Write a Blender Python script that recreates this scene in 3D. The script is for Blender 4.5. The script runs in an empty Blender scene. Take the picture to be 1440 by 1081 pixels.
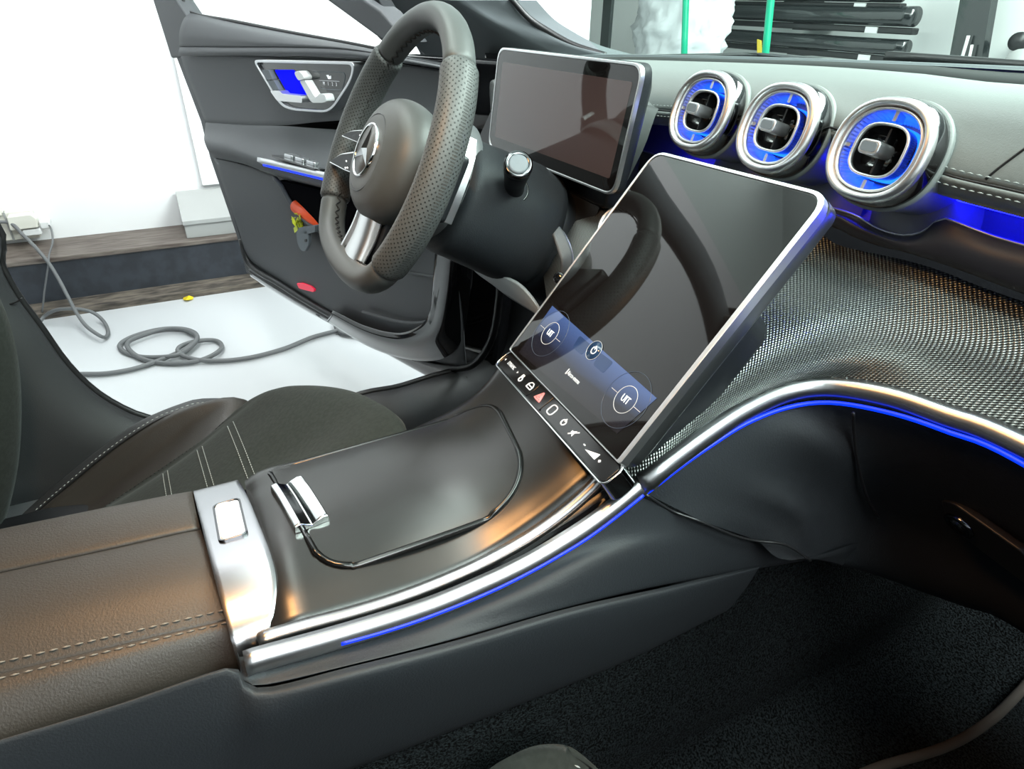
import bpy, bmesh, math, random
from mathutils import Vector, Matrix, noise
random.seed(4)
sc = bpy.context.scene
COL = sc.collection

# ------------------------------------------------------------------ camera
# metres; X = car right, Y = car forward, Z = up, ground at Z = 0, car centreline X = 0
cam_data = bpy.data.cameras.new('camera')
cam = bpy.data.objects.new('camera', cam_data)
COL.objects.link(cam)
yaw, pitch, roll = math.radians(26.8435), math.radians(30.6741), math.radians(1.0215)
d = Vector((-math.cos(yaw)*math.cos(pitch), math.sin(yaw)*math.cos(pitch), -math.sin(pitch)))
r = d.cross(Vector((0, 0, 1))).normalized()
u = r.cross(d)
r2 = math.cos(roll)*r + math.sin(roll)*u
u2 = -math.sin(roll)*r + math.cos(roll)*u
cam.matrix_world = Matrix(((r2.x, u2.x, -d.x, 0.45138), (r2.y, u2.y, -d.y, -0.23379), (r2.z, u2.z, -d.z, 1.02056), (0, 0, 0, 1)))
cam_data.sensor_width = 36
cam_data.lens = 911.9*36/1440
cam_data.clip_start = 0.02
sc.camera = cam

# ------------------------------------------------------------------ light and exposure
w = bpy.data.worlds.new('garage_air')
sc.world = w
w.use_nodes = True
w.node_tree.nodes['Background'].inputs['Color'].default_value = (0.86, 0.95, 0.93, 1)
w.node_tree.nodes['Background'].inputs['Strength'].default_value = 0.22
sc.view_settings.view_transform = 'Standard'
sc.view_settings.look = 'None'
sc.view_settings.gamma = 1
sc.view_settings.use_curve_mapping = False
sc.view_settings.exposure = 0.0

def area(name, loc, target, sx, sy, power, color, spread=180):
    l = bpy.data.lights.new(name, 'AREA')
    l.shape = 'RECTANGLE'; l.size = sx; l.size_y = sy; l.energy = power; l.color = color; l.spread = math.radians(spread)
    o = bpy.data.objects.new(name, l); COL.objects.link(o)
    o.location = loc
    o.rotation_euler = (Vector(target)-Vector(loc)).to_track_quat('-Z', 'Y').to_euler()
    return o
# ceiling tubes over the free floor beside the driver's door, in front of the windscreen and beside the passenger door
area('garage_area_light', (-1.55, -0.3, 2.9), (-1.6, -0.3, 0), 0.5, 4.0, 76, (0.97, 1, 0.99))
area('garage_area_light', (0.7, 1.4, 2.5), (-0.1, 0.3, 0.9), 3.0, 0.5, 200, (0.90, 1, 0.97))
area('garage_area_light', (1.45, -0.1, 2.55), (0.1, 0.1, 0.8), 0.4, 2.6, 40, (0.95, 1, 1))
area('garage_area_light', (2.6, -0.3, 2.85), (3.1, -0.3, 1.2), 0.4, 3.5, 110, (0.97, 1, 0.99))  # added fill lamp: brightens the right wall for reflections in the silver
# the car's own warm roof lamp
area('roof_lamp', (0.0, -0.30, 1.345), (0.0, -0.27, 0), 0.22, 0.09, 3.0, (1, 0.48, 0.16), 120)

# ------------------------------------------------------------------ materials
def mat(name, color, rough=0.5, metal=0.0, bump=None, spec=0.5, coat=0.0, emit=None, estr=0.0, var=0.0, sheen=0.0, coords='Object', coat_rough=0.03):
    m = bpy.data.materials.new(name); m.use_nodes = True
    nt = m.node_tree; b = nt.nodes['Principled BSDF']
    b.inputs['Base Color'].default_value = (*color, 1)
    b.inputs['Roughness'].default_value = rough
    b.inputs['Metallic'].default_value = metal
    b.inputs['Specular IOR Level'].default_value = spec
    b.inputs['Coat Weight'].default_value = coat
    b.inputs['Coat Roughness'].default_value = coat_rough
    if sheen:
        b.inputs['Sheen Weight'].default_value = sheen
    if emit:
        b.inputs['Emission Color'].default_value = (*emit, 1)
        b.inputs['Emission Strength'].default_value = estr
    if bump or var:
        tc = nt.nodes.new('ShaderNodeTexCoord')
        n = nt.nodes.new('ShaderNodeTexNoise')
        n.inputs['Scale'].default_value = bump[0] if bump else 30
        n.inputs['Detail'].default_value = 3
        nt.links.new(tc.outputs[coords], n.inputs['Vector'])
        if bump:
            bp = nt.nodes.new('ShaderNodeBump')
            bp.inputs['Strength'].default_value = bump[1]
            bp.inputs['Distance'].default_value = bump[2] if len(bump) > 2 else 0.001
            nt.links.new(n.outputs['Fac'], bp.inputs['Height'])
            nt.links.new(bp.outputs['Normal'], b.inputs['Normal'])
        if var:
            mx = nt.nodes.new('ShaderNodeMix'); mx.data_type = 'RGBA'
            mx.inputs[6].default_value = (*[c*(1-var) for c in color], 1)
            mx.inputs[7].default_value = (*[min(1, c*(1+var)) for c in color], 1)
            rg = nt.nodes.new('ShaderNodeMapRange'); rg.inputs[1].default_value = 0.4; rg.inputs[2].default_value = 0.6
            nt.links.new(n.outputs['Fac'], rg.inputs[0]); nt.links.new(rg.outputs[0], mx.inputs[0])
            nt.links.new(mx.outputs[2], b.inputs['Base Color'])
    return m

def nodes_of(m):
    return m.node_tree.nodes, m.node_tree.links, m.node_tree.nodes['Principled BSDF']

M = {}
M['lit_dash_leather'] = mat('lit_dash_leather', (0.17, 0.185, 0.18), 0.5, spec=0.7, bump=(900, 0.25, 0.0006))  # black leather; the light falling on it is put into the base colour
M['black_leather'] = mat('black_leather', (0.022, 0.023, 0.025), 0.5, bump=(700, 0.5, 0.0008))
M['armrest_leather'] = mat('armrest_leather', (0.024, 0.021, 0.0185), 0.5, bump=(600, 0.35, 0.001))
M['wheel_leather'] = mat('wheel_leather', (0.06, 0.0625, 0.062), 0.48, bump=(1200, 0.15, 0.0005))
M['soft_plastic'] = mat('soft_plastic', (0.013, 0.015, 0.018), 0.62, spec=0.35, bump=(600, 0.35, 0.0008))
M['door_plastic'] = mat('door_plastic', (0.07, 0.074, 0.08), 0.55, bump=(800, 0.35, 0.0008))
M['hard_plastic'] = mat('hard_plastic', (0.007, 0.008, 0.010), 0.42)
M['pillar_cloth'] = mat('pillar_cloth', (0.10, 0.115, 0.122), 0.9, bump=(1500, 0.4, 0.0006))
M['pocket_shade'] = mat('pocket_shade', (0.006, 0.006, 0.007), 0.9, spec=0.0)  # near black that paints the shade inside the door pocket
M['rubber'] = mat('rubber', (0.01, 0.01, 0.011), 0.4)
M['gloss_black'] = mat('gloss_black', (0.005, 0.005, 0.006), 0.06, coat=0.5)
M['satin_black'] = mat('satin_black', (0.008, 0.008, 0.008), 0.27, spec=0.5, bump=(60, 0.02, 0.001))
M['glass_black'] = mat('glass_black', (0.006, 0.005, 0.005), 0.03, spec=0.6)
M['screen_off'] = mat('screen_off', (0.07, 0.045, 0.044), 0.035, spec=0.6)
M['silver'] = mat('silver', (0.74, 0.74, 0.75), 0.34, 1.0)
M['satin_silver'] = mat('satin_silver', (0.66, 0.67, 0.69), 0.38, 1.0)
M['rail_silver'] = mat('rail_silver', (0.42, 0.425, 0.44), 0.33, 1.0)
M['lid_gap'] = mat('lid_gap', (0.003, 0.003, 0.003), 0.18, spec=0.4)
M['band_silver'] = mat('band_silver', (0.33, 0.33, 0.345), 0.26, 1.0)
M['chrome'] = mat('chrome', (0.8, 0.8, 0.8), 0.08, 1.0)
M['dark_chrome'] = mat('dark_chrome', (0.12, 0.12, 0.125), 0.1, 1.0)
M['white_plastic'] = mat('white_plastic', (0.75, 0.76, 0.76), 0.4)
M['thread'] = mat('thread', (0.32, 0.34, 0.33), 0.7)
M['black_thread'] = mat('black_thread', (0.006, 0.006, 0.006), 0.7)
M['blue_light'] = mat('blue_light', (0, 0, 0.1), 0.5, emit=(0.002, 0.003, 1), estr=45)
M['blue_strip'] = mat('blue_strip', (0, 0, 0.1), 0.5, emit=(0.0, 0.035, 1), estr=1.5)
M['red_reflector'] = mat('red_reflector', (0.8, 0.02, 0.06), 0.15, emit=(1, 0.02, 0.1), estr=0.25)
M['suede'] = mat('suede', (0.017, 0.02, 0.018), 0.95, bump=(180, 0.4, 0.0015), var=0.12, sheen=0.05, spec=0.2)
M['carpet'] = mat('carpet', (0.008, 0.010, 0.011), 1.0, bump=(420, 1.0, 0.006), var=0.95, spec=0.1)
M['wall_white'] = mat('wall_white', (0.86, 0.87, 0.88), 0.7, bump=(8, 0.05, 0.004))
M['front_wall_white'] = mat('front_wall_white', (0.8, 0.82, 0.81), 0.7)
M['board_white'] = mat('board_white', (0.95, 0.95, 0.96), 0.4)
M['floor_paint'] = mat('floor_paint', (0.55, 0.565, 0.585), 0.35)
M['film_black'] = mat('film_black', (0.012, 0.015, 0.016), 0.14, coat=0.4, bump=(25, 0.3, 0.004))
M['green_pole'] = mat('green_pole', (0.0, 0.36, 0.2), 0.4)
M['orange'] = mat('orange', (0.9, 0.09, 0.015), 0.4)
M['lime'] = mat('lime', (0.55, 0.6, 0.02), 0.5)
M['yellow'] = mat('yellow', (0.8, 0.6, 0.02), 0.5)
M['hook_grey'] = mat('hook_grey', (0.13, 0.15, 0.17), 0.55)
M['cable_grey'] = mat('cable_grey', (0.13, 0.135, 0.14), 0.5)
M['socket_cream'] = mat('socket_cream', (0.72, 0.71, 0.64), 0.4)
M['duct_grey'] = mat('duct_grey', (0.36, 0.365, 0.36), 0.5)
M['text_white'] = mat('text_white', (0.8, 0.8, 0.8), 0.5, emit=(0.9, 0.93, 1), estr=0.55)
M['text_dim'] = mat('text_dim', (0.4, 0.4, 0.42), 0.5, emit=(0.9, 0.93, 1), estr=0.12)
M['text_mid'] = mat('text_mid', (0.55, 0.55, 0.57), 0.5, emit=(0.9, 0.93, 1), estr=0.28)
M['ring_dim'] = mat('ring_dim', (0.05, 0.06, 0.08), 0.1, emit=(0.3, 0.4, 0.6), estr=0.1)
M['button_black'] = mat('button_black', (0.008, 0.008, 0.009), 0.12, spec=0.6)
M['dark_satin'] = mat('dark_satin', (0.16, 0.165, 0.17), 0.3, 0.9)
M['dark_grey'] = mat('dark_grey', (0.09, 0.095, 0.1), 0.45)
M['icon_red'] = mat('icon_red', (0.7, 0.2, 0.2), 0.4, emit=(1, 0.25, 0.25), estr=0.25)
M['headliner'] = mat('headliner', (0.2, 0.18, 0.165), 0.9)
M['outer_paint'] = mat('outer_paint', (0.006, 0.006, 0.007), 0.08, coat=0.6)
M['warm_ui'] = mat('warm_ui', (0.03, 0.03, 0.04), 0.05, emit=(0.1, 0.2, 0.5), estr=0.05)

# windscreen and window glass: green-tinted thin sheet
def glass(name, tint, refl):
    m = bpy.data.materials.new(name); m.use_nodes = True
    nt = m.node_tree; nt.nodes.clear()
    out = nt.nodes.new('ShaderNodeOutputMaterial'); mix = nt.nodes.new('ShaderNodeMixShader')
    t = nt.nodes.new('ShaderNodeBsdfTransparent'); g = nt.nodes.new('ShaderNodeBsdfGlossy')
    t.inputs['Color'].default_value = (*tint, 1); g.inputs['Roughness'].default_value = 0.02
    mix.inputs['Fac'].default_value = refl
    nt.links.new(t.outputs[0], mix.inputs[1]); nt.links.new(g.outputs[0], mix.inputs[2]); nt.links.new(mix.outputs[0], out.inputs[0])
    return m
M['windscreen_glass'] = glass('windscreen_glass', (0.84, 0.95, 0.9), 0.03)
M['window_glass'] = glass('window_glass', (0.95, 0.98, 0.97), 0.03)

# woven metal mesh trim: small bright cells standing in diagonal rows, from the surface's own UV (metres)
def weave():
    m = mat('woven_trim', (0.3, 0.31, 0.3), 0.33, 0.85)
    N, L, b = nodes_of(m)
    tc = N.new('ShaderNodeTexCoord'); sx = N.new('ShaderNodeSeparateXYZ')
    L.new(tc.outputs['UV'], sx.inputs[0])
    def sn(sock, period, shift=0.0):
        a = N.new('ShaderNodeMath'); a.operation = 'MULTIPLY_ADD'; a.inputs[1].default_value = 2*math.pi/period; a.inputs[2].default_value = shift
        L.new(sock, a.inputs[0])
        s = N.new('ShaderNodeMath'); s.operation = 'SINE'; L.new(a.outputs[0], s.inputs[0]); return s.outputs[0]
    p = N.new('ShaderNodeMath'); p.operation = 'MULTIPLY'
    L.new(sn(sx.outputs[0], 0.0041), p.inputs[0]); L.new(sn(sx.outputs[1], 0.0041), p.inputs[1])
    mr = N.new('ShaderNodeMapRange'); mr.inputs[1].default_value = -0.5; mr.inputs[2].default_value = 0.6
    L.new(p.outputs[0], mr.inputs[0])
    mx = N.new('ShaderNodeMix'); mx.data_type = 'RGBA'
    mx.inputs[6].default_value = (0.06, 0.063, 0.062, 1); mx.inputs[7].default_value = (0.34, 0.355, 0.345, 1)
    L.new(mr.outputs[0], mx.inputs[0]); L.new(mx.outputs[2], b.inputs['Base Color'])
    bp = N.new('ShaderNodeBump'); bp.inputs['Strength'].default_value = 0.6; bp.inputs['Distance'].default_value = 0.0012
    L.new(p.outputs[0], bp.inputs['Height']); L.new(bp.outputs[0], b.inputs['Normal'])
    return m
M['weave'] = weave()

# perforated leather: rows of small punched dots from UV (metres)
def perforated():
    m = mat('perforated_leather', (0.045, 0.047, 0.047), 0.5)
    N, L, b = nodes_of(m)
    tc = N.new('ShaderNodeTexCoord'); mp = N.new('ShaderNodeMapping'); mp.inputs['Rotation'].default_value = (0, 0, math.radians(45))
    mp.inputs['Scale'].default_value = (230, 230, 230)
    L.new(tc.outputs['UV'], mp.inputs[0])
    fr = N.new('ShaderNodeVectorMath'); fr.operation = 'FRACTION'; L.new(mp.outputs[0], fr.inputs[0])
    sb = N.new('ShaderNodeVectorMath'); sb.operation = 'SUBTRACT'; sb.inputs[1].default_value = (0.5, 0.5, 0); L.new(fr.outputs[0], sb.inputs[0])
    ln = N.new('ShaderNodeVectorMath'); ln.operation = 'LENGTH'; L.new(sb.outputs[0], ln.inputs[0])
    mr = N.new('ShaderNodeMapRange'); mr.inputs[1].default_value = 0.17; mr.inputs[2].default_value = 0.22
    L.new(ln.outputs['Value'], mr.inputs[0])
    mx = N.new('ShaderNodeMix'); mx.data_type = 'RGBA'
    mx.inputs[6].default_value = (0.004, 0.004, 0.004, 1); mx.inputs[7].default_value = (0.06, 0.0625, 0.062, 1)
    L.new(mr.outputs[0], mx.inputs[0]); L.new(mx.outputs[2], b.inputs['Base Color'])
    bp = N.new('ShaderNodeBump'); bp.inputs['Strength'].default_value = 0.8; bp.inputs['Distance'].default_value = 0.0012
    L.new(mr.outputs[0], bp.inputs['Height']); L.new(bp.outputs[0], b.inputs['Normal'])
    return m
M['perforated'] = perforated()

# worn brown wood of the ledge: streaks along the wall, pale chips
def worn_wood(name, c0, c1):
    m = mat(name, c0, 0.6)
    N, L, b = nodes_of(m)
    tc = N.new('ShaderNodeTexCoord'); mp = N.new('ShaderNodeMapping'); mp.inputs['Scale'].default_value = (30, 4, 30)
    n = N.new('ShaderNodeTexNoise'); n.inputs['Scale'].default_value = 3; n.inputs['Detail'].default_value = 8
    L.new(tc.outputs['Object'], mp.inputs[0]); L.new(mp.outputs[0], n.inputs['Vector'])
    rp = N.new('ShaderNodeValToRGB')
    rp.color_ramp.elements[0].position = 0.35; rp.color_ramp.elements[0].color = (*c0, 1)
    rp.color_ramp.elements[1].position = 0.68; rp.color_ramp.elements[1].color = (*c1, 1)
    L.new(n.outputs['Fac'], rp.inputs[0]); L.new(rp.outputs[0], b.inputs['Base Color'])
    return m
M['ledge_wood'] = worn_wood('ledge_wood', (0.075, 0.055, 0.047), (0.17, 0.145, 0.125))
M['step_wood'] = worn_wood('step_wood', (0.03, 0.024, 0.02), (0.15, 0.125, 0.1))
M['black_skirting'] = mat('black_skirting', (0.022, 0.026, 0.034), 0.55, bump=(20, 0.1, 0.004), var=0.2)

# lit lower part of the touchscreen: the picture's own blue fading downwards
def climate_picture():
    m = mat('climate_picture', (0.012, 0.01, 0.01), 0.035, spec=0.6)
    N, L, b = nodes_of(m)
    tc = N.new('ShaderNodeTexCoord'); sx = N.new('ShaderNodeSeparateXYZ'); L.new(tc.outputs['UV'], sx.inputs[0])
    rp = N.new('ShaderNodeValToRGB')
    e = rp.color_ramp.elements
    e[0].position = 0.0; e[0].color = (0.002, 0.003, 0.006, 1)
    e[1].position = 1.0; e[1].color = (0.07, 0.14, 0.36, 1)
    e.new(0.45).color = (0.004, 0.008, 0.022, 1)
    L.new(sx.outputs[1], rp.inputs[0]); L.new(rp.outputs[0], b.inputs['Emission Color'])
    b.inputs['Emission Strength'].default_value = 1.0
    return m
M['climate'] = climate_picture()

# ------------------------------------------------------------------ geometry helpers
def V(p): return Vector(p)

def thing(name, label, cat, loc=(0, 0, 0), group=None):
    o = bpy.data.objects.new(name, None); COL.objects.link(o)
    o.empty_display_size = 0.02
    o.location = loc; o['label'] = label; o['category'] = cat
    if group: o['group'] = group
    return o

def tag(o, label, cat, group=None):
    o['label'] = label; o['category'] = cat
    if group: o['group'] = group
    return o

def base_of(parent):
    p = Vector((0, 0, 0))
    while parent is not None:
        p += parent.location; parent = parent.parent
    return p

def obj(name, verts, faces, m, parent=None, uv=None, smooth=True, solid=0.0, bevel=0.0, kind=None, label=None, flip=False, sol_off=-1, autosmooth=True, normals=None):
    b = base_of(parent)
    vs = [Vector(v)-b for v in verts]
    if parent is None:      # origin at the base of the thing itself
        c = Vector((sum(v.x for v in vs)/len(vs), sum(v.y for v in vs)/len(vs), min(v.z for v in vs)))
        vs = [v-c for v in vs]
    me = bpy.data.meshes.new(name)
    me.from_pydata([tuple(v) for v in vs], [], [tuple(reversed(f)) if flip else tuple(f) for f in faces])
    if uv:
        l = me.uv_layers.new(name='UVMap')
        for poly in me.polygons:
            for li in poly.loop_indices:
                l.data[li].uv = uv[me.loops[li].vertex_index]
    if smooth:
        for poly in me.polygons: poly.use_smooth = True
    if normals: me.normals_split_custom_set_from_vertices([tuple(n) for n in normals])
    me.materials.append(m)
    o = bpy.data.objects.new(name, me); COL.objects.link(o)
    if parent is None: o.location = c
    else: o.parent = parent
    if solid:
        s = o.modifiers.new('thickness', 'SOLIDIFY'); s.thickness = solid; s.offset = sol_off
    if bevel:
        bv = o.modifiers.new('edges', 'BEVEL'); bv.width = bevel; bv.segments = 3; bv.limit_method = 'ANGLE'; bv.angle_limit = math.radians(35)
    if smooth and autosmooth and (bevel or solid):
        wn = o.modifiers.new('normals', 'WEIGHTED_NORMAL'); wn.keep_sharp = True
    if kind: o['kind'] = kind
    if label: o['label'] = label
    return o

def crp(p0, p1, p2, p3, t):
    return 0.5*((2*p1)+(p2-p0)*t+(2*p0-5*p1+4*p2-p3)*t*t+(3*p1-p0-3*p2+p3)*t*t*t)

def resample(pts, n, closed=False, smooth=True):
    pts = [V(p) for p in pts]
    if len(pts) == 1: return pts*n
    dense = []
    m = len(pts); segs = m if closed else m-1
    for i in range(segs):
        if closed: a, b, c, e = pts[i-1], pts[i], pts[(i+1) % m], pts[(i+2) % m]
        else:
            b, c = pts[i], pts[i+1]
            a = pts[i-1] if i else b*2-c
            e = pts[i+2] if i+2 < m else c*2-b
        for k in range(16):
            t = k/16
            dense.append(crp(a, b, c, e, t) if smooth else b.lerp(c, t))
    dense.append(pts[0].copy() if closed else pts[-1].copy())
    acc = [0.0]
    for i in range(1, len(dense)): acc.append(acc[-1]+(dense[i]-dense[i-1]).length)
    tot = acc[-1]; out = []; j = 0
    cnt = n if not closed else n+1
    for k in range(cnt):
        s = tot*k/(cnt-1)
        while j < len(acc)-2 and acc[j+1] < s: j += 1
        seg = acc[j+1]-acc[j]
        out.append(dense[j].lerp(dense[j+1], (s-acc[j])/seg if seg > 1e-12 else 0))
    return out[:n]

class Patch:
    """a smooth surface through a few rows of points"""
    def __init__(self, rows, nu=48, across=True):
        self.rows = [resample(rw, nu) for rw in rows]; self.nu = nu; self.across = across
    def col(self, u):
        x = min(max(u, 0), 1)*(self.nu-1); i = min(int(x), self.nu-2); t = x-i
        return [rw[i].lerp(rw[i+1], t) for rw in self.rows]
    def at(self, u, v):
        c = self.col(u); m = len(c)
        x = min(max(v, 0), 1)*(m-1); i = min(int(x), m-2); t = x-i
        if not self.across: return c[i].lerp(c[i+1], t)
        a = c[i-1] if i else c[i]*2-c[i+1]
        e = c[i+2] if i+2 < m else c[i+1]*2-c[i]
        return crp(a, c[i], c[i+1], e, t)
    def normal(self, u, v):
        h = 0.004
        a = self.at(min(u+h, 1), v)-self.at(max(u-h, 0), v); b = self.at(u, min(v+h, 1))-self.at(u, max(v-h, 0))
        n = a.cross(b); return n.normalized() if n.length > 1e-12 else Vector((0, 0, 1))

def grid(nu, nv, wrap_u=False, wrap_v=False):
    f = []
    for j in range(nv if wrap_v else nv-1):
        for i in range(nu if wrap_u else nu-1):
            a = j*nu+i; b = j*nu+(i+1) % nu; c = ((j+1) % nv)*nu+(i+1) % nu; e = ((j+1) % nv)*nu+i
            f.append((a, b, c, e))
    return f

def loft(name, rows, m, parent=None, nu=40, sub=5, solid=0.0, across=True, flip=False, kind=None, label=None, sol_off=-1, planar=None):
    p = Patch(rows, nu, across)
    nv = (len(rows)-1)*sub+1
    vs, uv = [], []
    for j in range(nv):
        v = j/(nv-1)
        row = [p.at(i/(nu-1), v) for i in range(nu)]
        vs += row
    # UV in metres: along the middle row, and across the middle column
    mid = nv//2
    su = [0.0]
    for i in range(1, nu): su.append(su[-1]+(vs[mid*nu+i]-vs[mid*nu+i-1]).length)
    for j in range(nv):
        for i in range(nu): uv.append([su[i], 0.0])
    for i in range(nu):
        t = 0.0
        for j in range(nv):
            if j: t += (vs[j*nu+i]-vs[(j-1)*nu+i]).length
            uv[j*nu+i][1] = t
    if planar: uv = [(uv[q][0], planar(p)) for q, p in enumerate(vs)]
    return obj(name, vs, grid(nu, nv), m, parent, uv=uv, solid=solid, flip=flip, kind=kind, label=label, sol_off=sol_off)

def frames(path, up, closed=False):
    n = len(path); out = []
    for i in range(n):
        if closed: t = path[(i+1) % n]-path[i-1]
        else: t = path[min(i+1, n-1)]-path[max(i-1, 0)]
        t = t.normalized()
        upv = V(up(i/(n-1)) if callable(up) else up)
        x = t.cross(upv)
        x = x.normalized() if x.length > 1e-9 else Vector((1, 0, 0))
        out.append((x, x.cross(t).normalized()))
    return out

def sweep(name, path, prof, m, parent=None, n=60, up=(0, 0, 1), closed=False, smooth_path=True, scale=None, cap=True, bevel=0.0, kind=None, label=None, uvm=False):
    """closed profile (list of (side, up) pairs) carried along a path"""
    pth = resample(path, n, closed, smooth_path); fr = frames(pth, up, closed)
    k = len(prof); vs, uv = [], []
    per = [0.0]
    for i in range(1, k): per.append(per[-1]+math.dist(prof[i], prof[i-1]))
    acc = 0.0
    for i, p in enumerate(pth):
        if i: acc += (p-pth[i-1]).length
        s = scale(i/(n-1)) if scale else 1.0
        for q, (a, b) in enumerate(prof):
            vs.append(p+fr[i][0]*a*s+fr[i][1]*b*s); uv.append((acc, per[q]))
    f = grid(k, n, wrap_u=True, wrap_v=closed)
    if cap and not closed:
        f.append(tuple(reversed(range(k)))); f.append(tuple(range((n-1)*k, n*k)))
    return obj(name, vs, f, m, parent, uv=uv if uvm else None, bevel=bevel, kind=kind, label=label, flip=False)

def circ(rx, ry=None, k=10):
    ry = ry or rx
    return [(rx*math.cos(2*math.pi*i/k), ry*math.sin(2*math.pi*i/k)) for i in range(k)]

def tube(name, path, rad, m, parent=None, n=40, k=8, closed=False, label=None, smooth_path=True, kind=None, up=(0.13, 0.21, 0.97)):
    return sweep(name, path, circ(rad, k=k), m, parent, n=n, up=up, closed=closed, label=label, smooth_path=smooth_path, kind=kind)

class Frame:
    def __init__(self, o, u, v):
        self.o = V(o); self.u = V(u).normalized(); v = V(v); self.v = (v-self.u*v.dot(self.u)).normalized(); self.n = self.u.cross(self.v)
    def __call__(self, a, b, c=0.0): return self.o+self.u*a+self.v*b+self.n*c

def plate(name, fr, outline, z0, z1, m, parent=None, bevel=0.0, label=None, smooth=True, kind=None):
    """a flat outline (u, v) in a frame, extruded from z0 to z1 along the frame's normal"""
    ar = sum(outline[i-1][0]*outline[i][1]-outline[i][0]*outline[i-1][1] for i in range(len(outline)))
    if ar < 0: outline = outline[::-1]
    k = len(outline)
    vs = [fr(a, b, z0) for a, b, *_ in outline]+[fr(a, b, z1) for a, b, *_ in outline]
    f = [tuple(reversed(range(k))), tuple(range(k, 2*k))]+[(i, (i+1) % k, k+(i+1) % k, k+i) for i in range(k)]
    return obj(name, vs, f, m, parent, bevel=bevel, label=label, smooth=smooth and bevel > 0, kind=kind)

def rrect(u0, v0, u1, v1, rad, k=6):
    out = []
    for cx, cy, a0 in ((u1-rad, v1-rad, 0), (u0+rad, v1-rad, 90), (u0+rad, v0+rad, 180), (u1-rad, v0+rad, 270)):
        for i in range(k+1):
            a = math.radians(a0+90*i/k); out.append((cx+rad*math.cos(a), cy+rad*math.sin(a)))
    return out

def rpoly(pts, rad, k=5):
    """polygon with rounded corners"""
    out = []; n = len(pts)
    for i in range(n):
        p = Vector((*pts[i][:2], 0)); a = Vector((*pts[i-1][:2], 0)); b = Vector((*pts[(i+1) % n][:2], 0))
        rr = rad[i] if isinstance(rad, (list, tuple)) else rad
        da = min(rr, (a-p).length*0.49); db = min(rr, (b-p).length*0.49)
        s = p+(a-p).normalized()*da; e = p+(b-p).normalized()*db
        for j in range(k+1):
            t = j/k; q = s*(1-t)**2+p*2*t*(1-t)+e*t*t
            out.append((q.x, q.y))
    return out

def ring_plate(name, fr, outer, inner, z0, z1, m, parent=None, bevel=0.0, label=None):
    """a flat frame between two outlines of equal point count"""
    k = len(outer)
    vs = [fr(*o, z1) for o in outer]+[fr(*o, z1) for o in inner]+[fr(*o, z0) for o in outer]+[fr(*o, z0) for o in inner]
    f = []
    for i in range(k):
        j = (i+1) % k
        f += [(i, j, k+j, k+i), (2*k+i, i+0, j, 2*k+j)[::-1], (k+i, k+j, 3*k+j, 3*k+i), (2*k+i, 2*k+j, 3*k+j, 3*k+i)[::-1]]
    o = obj(name, vs, f, m, parent, bevel=bevel, label=label)
    bm = bmesh.new(); bm.from_mesh(o.data); bmesh.ops.recalc_face_normals(bm, faces=bm.faces); bm.to_mesh(o.data); bm.free()
    return o

def box(name, lo, hi, m, parent=None, bevel=0.0, kind=None, label=None):
    fr = Frame((0, 0, 0), (1, 0, 0), (0, 1, 0))
    return plate(name, fr, [(lo[0], lo[1]), (hi[0], lo[1]), (hi[0], hi[1]), (lo[0], hi[1])], lo[2], hi[2], m, parent, bevel=bevel, kind=kind, label=label, smooth=bevel > 0)

def lathe(name, o, axis, prof, m, parent=None, k=32, label=None, a=1.0, b=1.0, p=2.0, side=None, closed=False, smooth=True):
    """loops around an axis: prof is a list of (radius, height along the axis); a, b and p turn the circle into a superellipse"""
    ax = V(axis).normalized(); s = V(side) if side else (Vector((0, 0, 1)) if abs(ax.z) < 0.9 else Vector((1, 0, 0)))
    x = (s-ax*s.dot(ax)).normalized(); y = ax.cross(x)
    vs = []
    for rr, h in prof:
        for i in range(k):
            t = 2*math.pi*i/k; c, sn = math.cos(t), math.sin(t)
            q = (abs(c)**p+abs(sn)**p)**(-1/p)
            vs.append(V(o)+ax*h+x*(c*q*rr*b)+y*(sn*q*rr*a))
    n = len(prof)
    f = grid(k, n, wrap_u=True, wrap_v=closed)
    return obj(name, vs, f, m, parent, label=label, smooth=smooth)

def stitches(name, pts, m, parent, length=0.0042, gap=0.0022, rad=0.0006, lift=0.0, kind='stuff'):
    """a row of short raised threads along a line"""
    pts = [V(p) for p in pts]
    acc = [0.0]
    for i in range(1, len(pts)): acc.append(acc[-1]+(pts[i]-pts[i-1]).length)
    def pos(s):
        j = 0
        while j < len(acc)-2 and acc[j+1] < s: j += 1
        return pts[j].lerp(pts[j+1], (s-acc[j])/max(acc[j+1]-acc[j], 1e-9))
    vs, f = [], []; s = 0.0
    while s+length < acc[-1]:
        a, b = pos(s), pos(s+length); t = (b-a).normalized(); x = t.cross(Vector((0.2, 0.3, 0.9))).normalized(); y = t.cross(x)
        i0 = len(vs)
        for q, c in ((0.0, 0.3), (0.5, 1.0), (1.0, 0.3)):
            for e in range(5):
                an = e*2*math.pi/5; vs.append(a.lerp(b, q)+x*math.cos(an)*rad*c+y*math.sin(an)*rad*c)
        for g in range(2):
            for e in range(5): f.append((i0+g*5+e, i0+g*5+(e+1) % 5, i0+g*5+5+(e+1) % 5, i0+g*5+5+e))
        f.append(tuple(i0+e for e in range(4, -1, -1))); f.append(tuple(i0+10+e for e in range(5)))
        s += length+gap
    return obj(name, vs, f, m, parent, kind=kind)

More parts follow.
